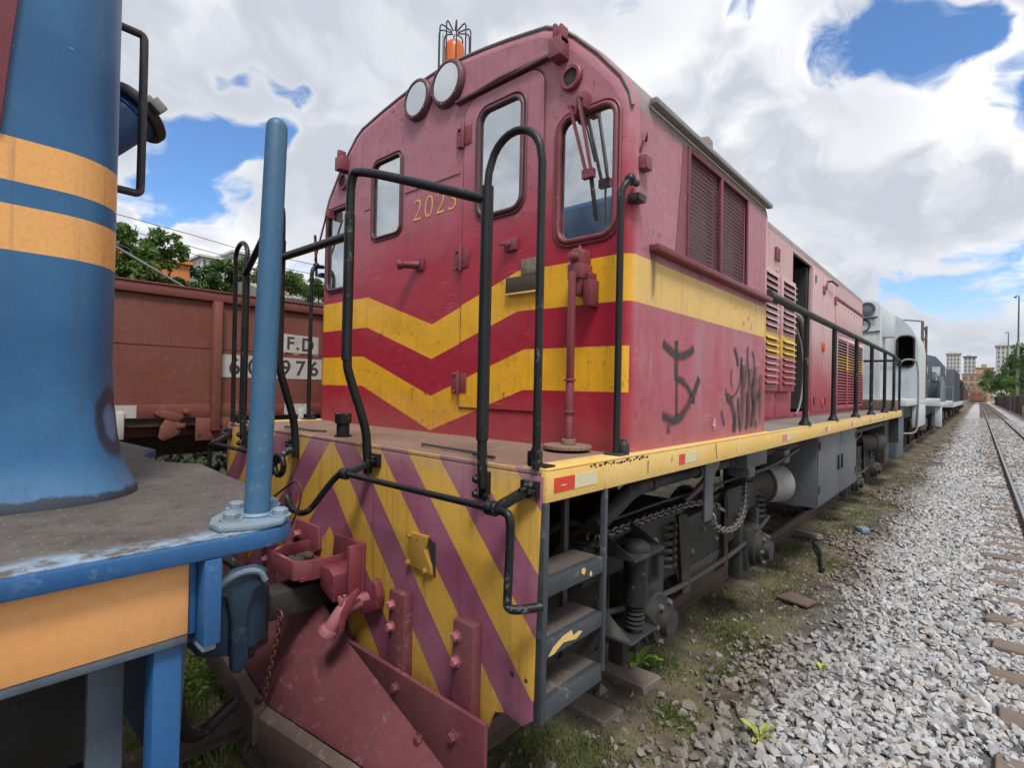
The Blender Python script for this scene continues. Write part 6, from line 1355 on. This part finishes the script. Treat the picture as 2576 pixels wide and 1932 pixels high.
def scatter(name, x, y, z, size, protos, seed, flat=.35):
    r = np.random.default_rng(seed); n = len(x); which = r.integers(0, len(protos), n); Vs, Fs, off = [], [], 0
    ang = r.uniform(0, 6.283, n); tx = r.normal(size=n) * flat; ty = r.normal(size=n) * flat; st = size[:, None] * r.uniform(.8, 1.25, (n, 3))
    for k, (V0, F0) in enumerate(protos):
        ix = np.where(which == k)[0]
        if not len(ix): continue
        P = V0[None] * st[ix][:, None, :]
        ca, sa = np.cos(tx[ix])[:, None], np.sin(tx[ix])[:, None]; P = np.stack([P[..., 0], P[..., 1] * ca - P[..., 2] * sa, P[..., 1] * sa + P[..., 2] * ca], -1)
        ca, sa = np.cos(ty[ix])[:, None], np.sin(ty[ix])[:, None]; P = np.stack([P[..., 0] * ca + P[..., 2] * sa, P[..., 1], -P[..., 0] * sa + P[..., 2] * ca], -1)
        ca, sa = np.cos(ang[ix])[:, None], np.sin(ang[ix])[:, None]; P = np.stack([P[..., 0] * ca - P[..., 1] * sa, P[..., 0] * sa + P[..., 1] * ca, P[..., 2]], -1)
        P = P + np.stack([x[ix], y[ix], z[ix]], -1)[:, None, :]
        nv = len(V0); Fs.append((F0[None] + (np.arange(len(ix)) * nv)[:, None, None] + off).reshape(-1, 3)); Vs.append(P.reshape(-1, 3)); off += len(ix) * nv
    return np_mesh(name, np.concatenate(Vs), np.concatenate(Fs), 'stone')
def keep_prob(x, y, r):
    wob = .22 * np.sin(y * 1.3) + .13 * np.sin(y * 3.1 + 1) + r.normal(size=len(x)) * .12
    p = np.clip((x + wob - 1.30) / .45, 0, 1) * np.clip((6.0 - x) / .7, 0, 1)
    ph = np.abs(((y - .49) / .61) % 1 - .0); on_sl = ((ph < .15) | (ph > .85)) & (x > 2.56) & (x < 4.64)
    p = np.where(on_sl, p * .10, p)
    for rx in (3.07, 4.13): p = np.where(np.abs(x - rx) < .075, p * .02, p)
    return p
r = rng; n = 84000; x = r.uniform(1.0, 6.1, n); y = -2.6 + 17 * r.random(n) ** 1.0; k = r.random(n) < keep_prob(x, y, r); x, y = x[k], y[k]
s_ = (.018 + .030 * r.random(len(x)) ** 1.4) * np.where(r.random(len(x)) < .08, 1.35, 1); z = gh(x, y) + r.uniform(-.004, .030, len(x))
tag(link('ballast', scatter('ballast', x, y, z, s_, PROTO, 1)), 'bed of crushed grey stone ballast at right', 'ballast', kind='stuff')
n = 30000; x = r.uniform(1.0, 6.1, n); y = 14.3 + 48 * r.random(n) ** 1.4; k = r.random(n) < keep_prob(x, y, r); x, y = x[k], y[k]
tag(link('ballast', scatter('ballast', x, y, gh(x, y) + r.uniform(-.01, .02, len(x)), r.uniform(.04, .075, len(x)), PROTO_S, 2)), 'farther ballast along the open track', 'ballast', kind='stuff')
n = 11000; x = r.uniform(-2.0, 1.75, n); y = -1.8 + 16 * r.random(n); s_ = .006 + .030 * r.random(n) ** 3
tag(link('loose_stones', scatter('loose_stones', x, y, gh(x, y) + s_ * .1, s_, PROTO_S, 3)), 'loose pebbles and grit on the soil', 'pebbles', kind='stuff')
BIG = [(1.44, 1.03, .085, 'largest pale stone in the foreground beside the yellowish weed'), (1.205, 1.13, .055, 'brown wedge shaped stone in the soil in front of the ballast'), (1.01, 1.13, .05, 'stone at the end of the dark sleeper by the ladder'), (.70, .90, .055, 'rounded stone between the two sleeper ends'), (1.30, .78, .045, 'grey stone lying alone near the bottom edge'), (1.52, 1.25, .06, 'flat tan stone behind the largest pale stone'), (1.15, 1.55, .035, 'small pale stone on the bare soil'), (1.0, 2.6, .04, 'reddish stone on the soil below the axle cap')]
for k, (x_, yy, s0, lab) in enumerate(BIG):
    V0, F0 = PROTO[k]; me = np_mesh('rock', V0 * s0, F0, 'stone'); o_ = link('rock', me); o_.location = (x_, yy, float(gh(x_, yy)) + s0 * .3); o_.rotation_euler = (random.uniform(-.3, .3), random.uniform(-.3, .3), random.uniform(0, 6)); tag(o_, lab, 'rock', 'stones lying apart from the ballast')
# scraps on the ground
o_ = MB().prism([(.62, 6.02), (.93, 5.90), (.98, 6.02), (.66, 6.14)], 'z', -.13, -.07).build('concrete_scrap', 'concrete', None, .01); tag(o_, 'pale broken slab beside the rail near the battery box', 'slab')
o_ = MB().tube(smooth_path([(.95, 5.6, -.11), (1.12, 5.2, -.09), (1.22, 4.75, -.12), (1.25, 4.6, -.13)], 2), .025, 8).build('scrap_pipe', 'grease'); tag(o_, 'bent black pipe scrap lying on the soil', 'pipe')
o_ = MB().prism([(1.10, 3.35), (1.38, 3.30), (1.42, 3.48), (1.18, 3.60)], 'z', -.13, -.105).build('scrap_sheet', 'dull_brown', None, .005); o_.rotation_euler = (.0, .0, 0); tag(o_, 'rusty brown sheet scrap at the edge of the ballast', 'scrap')
o_ = MB().prism([(1.20, 6.85), (1.32, 6.75), (1.40, 6.85), (1.30, 7.0)], 'z', -.14, -.06).build('scrap_bag', 'blue_worn', None, .02); tag(o_, 'crumpled pale blue scrap in the stones', 'scrap')
